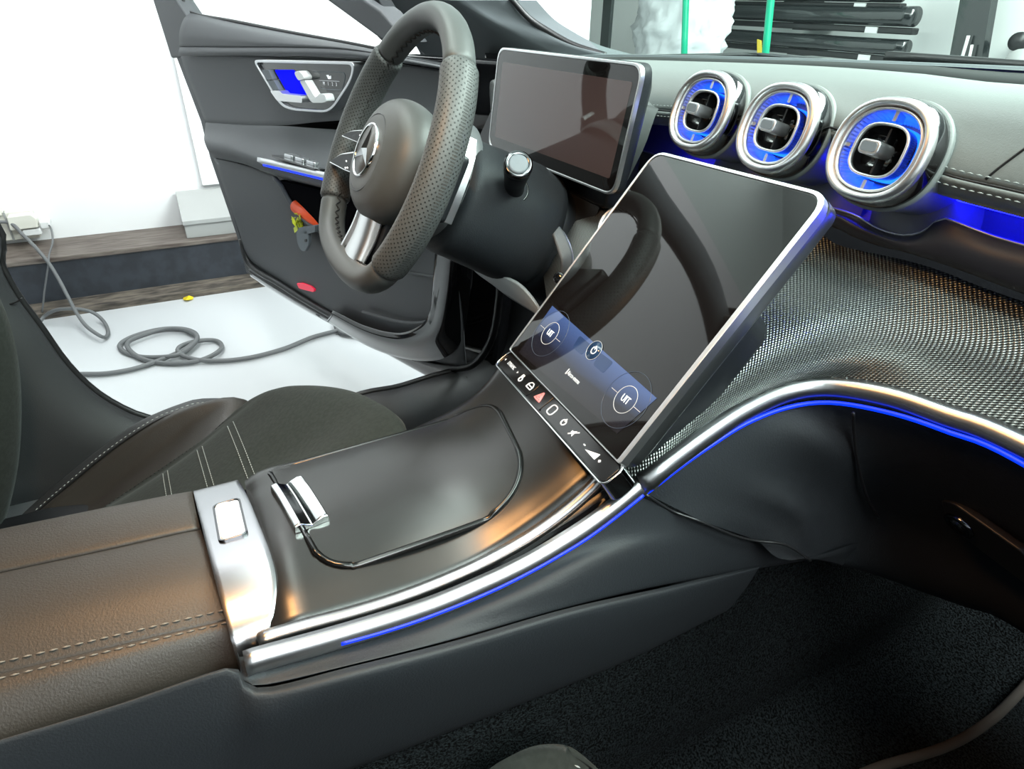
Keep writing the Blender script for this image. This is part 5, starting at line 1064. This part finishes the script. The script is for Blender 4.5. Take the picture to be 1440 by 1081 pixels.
# switch pads of the driver's-side spoke: black fields with a chrome edge
SW = Frame(WH(0, 0, 0.022), WH.u, WH.v)
for pts in ([(-0.1348,-0.0061),(-0.101,0.0066),(-0.0212,0.0227),(0.0044,0.0074),(-0.0388,0.0003)], [(-0.1491,-0.047),(-0.11,-0.0268),(-0.04,-0.0092),(-0.0188,-0.0358),(-0.07,-0.0413)]):
    o_ = rpoly(pts, [0.004, 0.012, 0.002, 0.002, 0.006])
    plate('switch_surround', SW, o_, -0.012, 0.0, M['silver'], wheel, bevel=0.0015, label='chrome edge of a spoke switch')
    cx = sum(p[0] for p in pts)/5+0.006; cy = sum(p[1] for p in pts)/5-0.0015
    plate('switch_pad', SW, [(cx+(x-cx)*0.92, cy+(y-cy)*0.86) for x, y in o_], -0.01, 0.0012, M['soft_plastic'], wheel, bevel=0.0006)
    for a_, b_ in ((0.002, 0.004), (0.008, -0.004), (0.016, -0.002)):
        plate('switch_mark', SW, rrect(cx+a_-0.003, cy+b_-0.001, cx+a_+0.003, cy+b_+0.001, 0.0006), 0.001, 0.0016, M['text_white'], wheel)
# silver bottom spoke: a broad plate and a slim bar beside it
def sp(u0, v0, c): return WH(u0, v0, c)
loft('bottom_spoke', [[sp(-0.02, -0.072, -0.012), sp(-0.022, -0.1, -0.010), sp(-0.026, -0.136, -0.004)], [sp(-0.012, -0.072, 0.002), sp(-0.013, -0.1, 0.001), sp(-0.016, -0.136, 0.004)], [sp(0.012, -0.072, 0.006), sp(0.014, -0.1, 0.005), sp(0.017, -0.136, 0.007)], [sp(0.033, -0.072, 0.002), sp(0.035, -0.1, 0.001), sp(0.038, -0.136, 0.004)], [sp(0.038, -0.072, -0.012), sp(0.04, -0.1, -0.012), sp(0.043, -0.136, -0.006)]], M['silver'], wheel, nu=20, solid=0.004, label='broad silver bottom spoke')
sweep('spoke_bar', [sp(-0.025, -0.070, 0.000), sp(-0.027, -0.1, 0.0), sp(-0.031, -0.138, 0.004)], [(-0.0028, -0.008), (0.0028, -0.008), (0.0028, 0.002), (-0.0028, 0.002)], M['silver'], wheel, n=12, up=tuple(WH.n), bevel=0.0008, label='slim silver bar of the bottom spoke')
plate('spoke_backing', WH, rpoly([(-0.03, -0.06), (0.045, -0.06), (0.045, -0.142), (-0.035, -0.142)], 0.006), -0.03, -0.014, M['hard_plastic'], wheel, bevel=0.003)
lathe('hub_back', WH.o, -WH.n, [(0.06, 0.03), (0.07, 0.045), (0.074, 0.06), (0.07, 0.072)], M['hard_plastic'], wheel, k=40)
# silver shift paddles behind the spokes
for s in (-1, 1):
    sweep('shift_paddle', [WH(s*0.092, 0.062, -0.052), WH(s*0.112, 0.04, -0.05), WH(s*0.122, 0.005, -0.048), WH(s*0.118, -0.035, -0.05)], [(-0.0035, -0.009), (0.0035, -0.009), (0.004, 0.009), (-0.002, 0.011)], M['satin_silver'], wheel, n=24, up=tuple(WH.n), bevel=0.001, label='silver shift paddle')
    plate('paddle_arm', WH, rpoly([(s*0.06, 0.02), (s*0.118, 0.022), (s*0.118, -0.022), (s*0.06, -0.025)], 0.004), -0.062, -0.05, M['hard_plastic'], wheel, bevel=0.002)

# ================================================================== steering column and gear lever
colm = thing('steering_column', 'broad black steering column shroud behind the wheel', 'steering column', (-0.37, 0.16, 0.7))
lathe('collar', WH.o, -WH.n, [(0.076, 0.066), (0.082, 0.07), (0.084, 0.09), (0.08, 0.094)], M['dark_grey'], colm, k=48, a=1.0, b=0.95, side=tuple(WH.v))
prof = [(0.05, 0.078), (0.085, 0.08), (0.09, 0.088), (0.092, 0.12), (0.096, 0.17), (0.10, 0.205), (0.10, 0.215), (0.094, 0.22)]
lathe('shroud', WH(0, -0.012, 0), -WH.n, prof, M['soft_plastic'], colm, k=56, a=1.08, b=0.86, p=2.6, side=tuple(WH.v))
lathe('rear_shroud', WH(0.004, -0.02, 0), -WH.n, [(0.085, 0.205), (0.098, 0.21), (0.102, 0.235), (0.104, 0.29)], M['hard_plastic'], colm, k=56, a=0.93, b=0.8, p=3.0, side=tuple(WH.v))
base = (-0.288,0.1375,0.8137); tip = (-0.235,0.1168,0.8587)
ax_ = (V(tip)-V(base)); Ln = ax_.length
lathe('lever_ring', base, ax_, [(0.0195, -0.012), (0.0195, 0.003), (0.0175, 0.004), (0.0165, 0.0)], M['gloss_black'], colm, k=32)
lev = lathe('gear_lever', base, ax_, [(0.0135, -0.01), (0.0125, Ln*0.3), (0.0145, Ln*0.55), (0.0165, Ln*0.8), (0.0165, Ln*0.92), (0.0155, Ln*0.95)], M['hard_plastic'], colm, k=32)
lathe('lever_ring', base, ax_, [(0.0168, Ln*0.9), (0.0172, Ln*0.93), (0.0168, Ln*0.985), (0.0135, Ln*1.0), (0.012, Ln*0.99)], M['dark_chrome'], lev, k=36, label='polished ring round the park button')
lathe('park_button', base, ax_, [(0.012, Ln*0.97), (0.0115, Ln*1.0), (0.009, Ln*1.005), (0.0, Ln*1.0)], M['hook_grey'], lev, k=28)

# ================================================================== things in the garage and in the door pocket
tag(obj('pocket_tool', *(lambda o: ([o[0][i] for i in range(len(o[0]))], o[1]))((lambda: (lambda p0, p1: ([V(p0).lerp(V(p1), t)+Vector((0.0, 0.017*math.cos(a)*s, 0.017*math.sin(a)*s)) for t, s in ((0, 0.7), (0.03, 1), (0.5, 1.0), (0.97, 1), (1, 0.7)) for a in [2*math.pi*k/16 for k in range(16)]], grid(16, 5, wrap_u=True)+[tuple(range(15, -1, -1)), tuple(range(64, 80))]))((-1.2,0.0031,0.5783), (-1.1,0.054,0.5439)))()), M['orange']), 'orange tool handle sticking out of the door pocket', 'tool')
vs, f = [], []
for k in range(24):
    i0 = len(vs); c = Vector((-1.225+0.055*random.random(), -0.008+0.02*random.random(), 0.525+0.05*random.random()))
    d1 = Vector((random.uniform(-1, 1), random.uniform(-.5, .5), random.uniform(-1, 1)))*0.014; d2 = Vector((random.uniform(-1, 1), random.uniform(-.5, .5), random.uniform(-1, 1)))*0.014
    vs += [c, c+d1, c+d1+d2, c+d2]; f.append((i0, i0+1, i0+2, i0+3))
tag(obj('crumpled_wrapper', vs, f, M['lime'], None, smooth=False, solid=0.0015), 'crumpled lime green wrapper in the door pocket beside the orange handle', 'wrapper')
hk = thing('plastic_hook', 'grey plastic clip hanging over the lip of the door pocket', 'clip', (-1.2,0.0144,0.4782))
hp_ = [(0.5292,0.5212),(0.5042,0.5392),(0.4354,0.5597),(0.4409,0.538),(0.4595,0.5268),(0.4761,0.4999),(0.4936,0.483),(0.5215,0.4778),(0.5309,0.4919)]
plate('tongue', DR, rpoly([(0.528,0.525),(0.4681,0.5421),(0.4746,0.5056),(0.4977,0.4801),(0.5185,0.4767),(0.5309,0.4919)], .01), -0.083, -0.074, M['hook_grey'], hk, bevel=0.002)
plate('bridge', DR, rpoly([(0.5292,0.5212),(0.5077,0.5385),(0.4321,0.5604),(0.4362,0.5442),(0.471,0.531)], .004), -0.083, -0.055, M['hook_grey'], hk, bevel=0.002)
plate('screw', DR, rpoly([(0.4878,0.5148),(0.4774,0.5173),(0.4795,0.5098),(0.4899,0.5073)], .003), -0.0845, -0.08, M['rubber'], hk)

tag(box('wall_board', (-2.49, -0.165, 0.36), (-2.465, 0.85, 1.6), M['board_white'], bevel=0.003), 'large plain white board leaning flat on the wall behind the door', 'board')
duct = thing('cable_duct', 'short grey plastic cable duct lying on the brown ledge', 'duct', (-2.4, -0.1, 0.208))
box('duct_body', (-2.47, -0.265, 0.208), (-2.285, 0.15, 0.265), M['duct_grey'], duct, bevel=0.003)
plate('duct_lid', Frame((0, 0, 0), (1, 0, 0), (0, 0, 1)), [(-2.475, 0.262), (-2.275, 0.262), (-2.275, 0.278), (-2.29, 0.285), (-2.46, 0.345), (-2.475, 0.345)], -0.16, 0.268, M['duct_grey'], duct, bevel=0.002)

WL = Frame((-2.47,-0.7979,0.2917), (0, 1, 0), (0, 0, 1))       # wall plane: u forward, v up, n into the room
def wl(x): return x
sk = thing('socket_block', 'cream double wall socket block at the left edge, low on the white wall', 'socket', (-2.48, -0.8, 0.25))
plate('backplate', WL, rrect(-0.16, -0.065, 0.045, 0.04, 0.008), -0.02, 0.018, M['socket_cream'], sk, bevel=0.005)
plate('divider', WL, rrect(-0.043, -0.065, -0.037, 0.04, 0.001), 0.0, 0.022, M['duct_grey'], sk)
plate('upper_cover', WL, rrect(-0.2, 0.028, -0.045, 0.10, 0.006), -0.01, 0.03, M['socket_cream'], sk, bevel=0.006)
lathe('socket_well', WL(-0.005, 0.0, 0.017), WL.n, [(0.024, 0), (0.024, 0.004), (0.02, 0.002), (0.0, 0.001)], M['duct_grey'], sk, k=24)
pg = thing('black_plug', 'round black mains plug in the socket at the left picture edge', 'plug', WL(-0.115, -0.01, 0.02))
lathe('plug_body', WL(-0.085, -0.015, 0.018), WL.n, [(0.024, 0), (0.025, 0.012), (0.021, 0.03), (0.012, 0.038), (0.0, 0.039)], M['rubber'], pg, k=24)
lathe('cord_collar', WL(-0.085, 0.0, 0.04), Vector((0.3, -0.2, 1)), [(0.009, 0), (0.008, 0.02), (0.0, 0.021)], M['rubber'], pg, k=16)
ad = tag(plate('plug_adapter', WL, rpoly([(-0.032, -0.018), (0.055, -0.016), (0.058, 0.016), (0.045, 0.034), (-0.028, 0.032)], 0.006), 0.0178, 0.062, M['socket_cream'], None, bevel=0.006), 'cream box-shaped plug adapter beside the black plug', 'adapter')
wp = thing('white_plug', 'small white plug with thin lead, right of the cream adapter', 'plug', WL(0.07, -0.02, 0.02))
plate('plug_body', WL, rrect(0.058, -0.028, 0.092, 0.002, 0.008), 0.0, 0.05, M['white_plastic'], wp, bevel=0.006)
plate('plug_neck', WL, rrect(0.0, -0.045, 0.058, -0.022, 0.006), 0.018, 0.055, M['white_plastic'], wp, bevel=0.004)
tag(tube('thin_lead', [WL(0.085, -0.012, 0.045)]+[(-2.4,-0.7047,0.268), (-2.28,-0.694,0.2544), (-2.24,-0.7107,0.2223), (-2.2,-0.716,0.1997), (-2.2,-0.751,0.118), (-2.2,-0.7782,0.0491), (-2.2195,-0.7995,0.006), (-2.0763,-0.8209,0.006)], 0.0032, M['cable_grey'], None, n=60, k=6), 'thin grey lead hanging from the small white plug', 'cable')
tag(tube('hanging_cable', [WL(-0.11, 0.02, 0.06)]+[(-2.42,-0.828,0.301), (-2.35,-0.786,0.2715), (-2.23,-0.7375,0.2498), (-2.19,-0.7101,0.2022), (-2.15,-0.6916,0.1531), (-2.1,-0.6753,0.1083), (-2.07,-0.6637,0.0673), (-1.99,-0.6364,0.042), (-1.9223,-0.6008,0.03), (-1.9302,-0.5828,0.012), (-1.9753,-0.5756,0.012), (-2.0513,-0.5891,0.02), (-2.0949,-0.6163,0.04), (-2.0939,-0.6478,0.06), (-2.0912,-0.6814,0.07), (-2.1242,-0.7295,0.06), (-2.1581,-0.7756,0.03), (-2.1159,-0.8024,0.012), (-2.0186,-0.8529,0.012)], 0.0062, M['cable_grey'], None, n=160), 'thick grey cable looping from the black plug down to the floor', 'cable')
tag(tube('floor_cable', [(-1.7199,-0.7442,0.01), (-1.6834,-0.6441,0.01), (-1.6541,-0.5702,0.01), (-1.6526,-0.492,0.01), (-1.6796,-0.4143,0.012), (-1.7115,-0.3492,0.016), (-1.7628,-0.3064,0.02), (-1.8362,-0.3075,0.014), (-1.9009,-0.348,0.01), (-1.9252,-0.415,0.01), (-1.9054,-0.4926,0.01), (-1.8553,-0.537,0.01), (-1.794,-0.5256,0.01), (-1.736,-0.482,0.01), (-1.6939,-0.4197,0.014), (-1.6767,-0.3627,0.02), (-1.7287,-0.3169,0.022), (-1.7859,-0.3023,0.022), (-1.8584,-0.332,0.02), (-1.8977,-0.391,0.02), (-1.8839,-0.4581,0.018), (-1.8437,-0.5116,0.018), (-1.7668,-0.5026,0.018), (-1.6959,-0.4612,0.012), (-1.6418,-0.3913,0.01), (-1.6202,-0.3194,0.012), (-1.6345,-0.2645,0.016), (-1.6854,-0.2343,0.014), (-1.7515,-0.247,0.01), (-1.762,-0.2985,0.016), (-1.7367,-0.3467,0.022), (-1.7062,-0.3651,0.022), (-1.6648,-0.3511,0.018), (-1.6215,-0.3084,0.014), (-1.5918,-0.2375,0.01), (-1.5791,-0.1523,0.01), (-1.5974,-0.0486,0.01), (-1.6435,0.0541,0.01), (-1.6606,0.1515,0.01), (-1.6721,0.2102,0.01), (-1.705,0.2977,0.01), (-1.715,0.382,0.01)], 0.0075, M['cable_grey'], None, n=420), 'long grey cable coiled in loops on the pale floor', 'cable')
tag(tube('floor_cable', [(-1.5648,0.3339,0.01), (-1.5685,0.2581,0.01), (-1.5937,0.1897,0.01), (-1.6361,0.1505,0.01), (-1.7013,0.146,0.01), (-1.748,0.1778,0.012), (-1.7501,0.2314,0.018), (-1.7366,0.281,0.02), (-1.735,0.3475,0.014), (-1.7287,0.4142,0.01)], 0.0075, M['cable_grey'], None, n=90), 'end loop of grey cable half under the open door', 'cable')
tag(obj('paper_scrap', [(-2.2096,-0.3275,0.002), (-2.197,-0.3057,0.012), (-2.1962,-0.2922,0.004), (-2.1776,-0.2961,0.003), (-2.1621,-0.3181,0.01), (-2.1873,-0.3286,0.002)], [(0, 1, 4, 5), (1, 2, 3, 4)], M['yellow'], None, smooth=False, solid=0.002), 'tiny yellow scrap on the floor at the foot of the wall', 'scrap')

# beyond the windscreen
def roll(y0, x0, x1, z, rad, label, mt=M['film_black']):
    t = thing('film_roll', label, 'film roll', ((x0+x1)/2, y0, z-rad), 'black film rolls on the front wall')
    n = 40; k = 20; vs, uv = [], []
    for i in range(n):
        x = x0+(x1-x0)*i/(n-1)
        for q in range(k):
            a = 2*math.pi*q/k; rr = rad*(1+0.05*noise.noise(Vector((x*4, a, z*9))))
            vs.append((x, y0+rr*math.cos(a), z+rr*math.sin(a)))
    obj('film', vs, grid(k, n, wrap_u=True)+[tuple(range(k-1, -1, -1)), tuple(range((n-1)*k, n*k))], mt, t, flip=True)
    return t
Y0 = 2.45
rolls = []
for i, (zc, xr, rd, lab) in enumerate((((-1.7286,2.45,0.9873)[2], (-1.4418,2.45,0.9938)[0], 0.036, 'black glossy film roll on the front wall, upper of the two whole rolls'), ((-1.7653,2.45,0.8791)[2], (-1.4421,2.45,0.8937)[0], 0.030, 'black glossy film roll on the front wall, lower of the two whole rolls'), ((-1.7544,2.45,1.0643)[2], (-1.5247,2.45,1.0644)[0], 0.03, 'black film roll at the very top, cut by the picture edge'))):
    t = roll(Y0, xr-1.5, xr, zc, rd, lab)
    for dx in (-0.55, -1.2):
        box('bracket', (xr+dx-0.05, Y0, zc-rd-0.03), (xr+dx+0.05, 2.6, zc-rd+0.004), M['hard_plastic'], t)
    box('roll_core', (xr-1.4, Y0-0.01, zc-rd-0.026), (xr+0.01, Y0+0.03, zc-rd-0.002), M['rubber'], t, bevel=0.006)
    box('white_tag', (xr-0.20, Y0-0.016, zc-rd-0.026), (xr-0.145, Y0-0.009, zc-rd-0.004), M['white_plastic'], t)
def pole(p0, p1, label):
    tag(tube('green_pole', [p0, p1], 0.0143, M['green_pole'], None, n=4, k=14, smooth_path=False), label, 'pole', 'green poles')
pole((-2.1247,1.92,0.7237), (-2.2104,1.92,1.2144), 'green pole in front of the plastic bag')
pole((-1.6455,1.92,0.7676), (-1.7037,1.92,1.1931), 'green pole with yellow tape in front of the black rolls')
tag(obj('tape_strip', [(-1.7206,1.93,0.9012), (-1.6805,1.91,0.8983), (-1.6642,1.91,0.8548), (-1.7051,1.93,0.8468)], [(0, 1, 2, 3)], M['yellow'], None, smooth=False, solid=0.004), 'yellow tape strip stuck to the right green pole', 'tape')
# crumpled plastic bag
c0 = V((-2.4904,2.15,0.9406)); nu_, nv_ = 60, 44; vs = []
for j in range(nv_):
    v = math.pi*j/(nv_-1)
    for i in range(nu_):
        a = 2*math.pi*i/nu_
        d_ = Vector((math.cos(a)*abs(math.sin(v))**0.5*(1 if math.cos(a) >= 0 else 1), math.sin(a)*abs(math.sin(v))**0.5, math.cos(v)))
        q = noise.noise(d_*2.3)*0.10+abs(noise.noise(d_*4.5+Vector((5, 1, 2))))*0.16-0.05+noise.noise(d_*11)*0.06+abs(noise.noise(d_*7+Vector((2, 8, 1))))*0.10-0.03
        vs.append(c0+Vector((d_.x*0.335*(1+q), d_.y*0.12*(1+q*1.8), d_.z*0.28*(1+q*0.6))))
tag(obj('plastic_bag', vs, grid(nu_, nv_, wrap_u=True), mat('bag_plastic', (0.82, 0.86, 0.88), 0.28, bump=(9, 0.5, 0.02)), None, flip=True), 'crumpled white plastic bag behind the windscreen', 'bag')
tag(box('dark_post', ((-3.1141,2.1,0.8867)[0], 2.1, 0), ((-3.0272,2.1,0.8899)[0], 2.12, 2.2), mat('post_dark', (0.05, 0.06, 0.06), 0.4), bevel=0.004), 'narrow dark post between the white wall and the plastic bag', 'post')
pn = thing('leaning_board', 'dark leaning panel with two pale rods, right behind the windscreen', 'panel', (-1.2115,2.5,0.8633))
FW = Frame((0, 2.5, 0), (1, 0, 0), (0, 0, 1))
def fw(*a): return [(V(p)-FW.o).dot(FW.u) for p in a]
q_ = [(-1.3289,2.5,1.1778),(-1.2192,2.5,1.174),(-1.15,2.5,0.8205),(-1.2717,2.5,0.8103)]
plate('panel_sheet', FW, [(p[0], p[2]) for p in q_], -0.02, 0.02, M['film_black'], pn)
tube('rod', [(-1.2177,2.46,0.8541),(-1.2209,2.46,0.9332)], 0.006, M['white_plastic'], pn, n=4, smooth_path=False)
tube('rod', [(-1.1897,2.46,0.8513),(-1.1968,2.46,0.9045)], 0.005, M['white_plastic'], pn, n=4, smooth_path=False)
hk1, hk2 = (-1.0497,2.5,0.9209), (-1.0331,2.5,0.8552)
lathe_ = lathe('wall_hook', (hk1[0]-0.05, 2.6, hk1[2]), (0.3, -1, 0), [(0.022, 0), (0.022, 0.05), (0.03, 0.06), (0.03, 0.09), (0.0, 0.095)], M['rubber'], None, k=20)
tag(lathe_, 'black round hook on the front wall at the right edge, upper one', 'hook', 'wall hooks')
lathe_ = lathe('wall_hook', (hk2[0]-0.04, 2.6, hk2[2]), (0.3, -1, 0), [(0.03, 0), (0.03, 0.05), (0.045, 0.06), (0.045, 0.09), (0.0, 0.095)], M['duct_grey'], None, k=20)
tag(lathe_, 'grey round hook on the front wall at the right edge, lower one', 'hook', 'wall hooks')
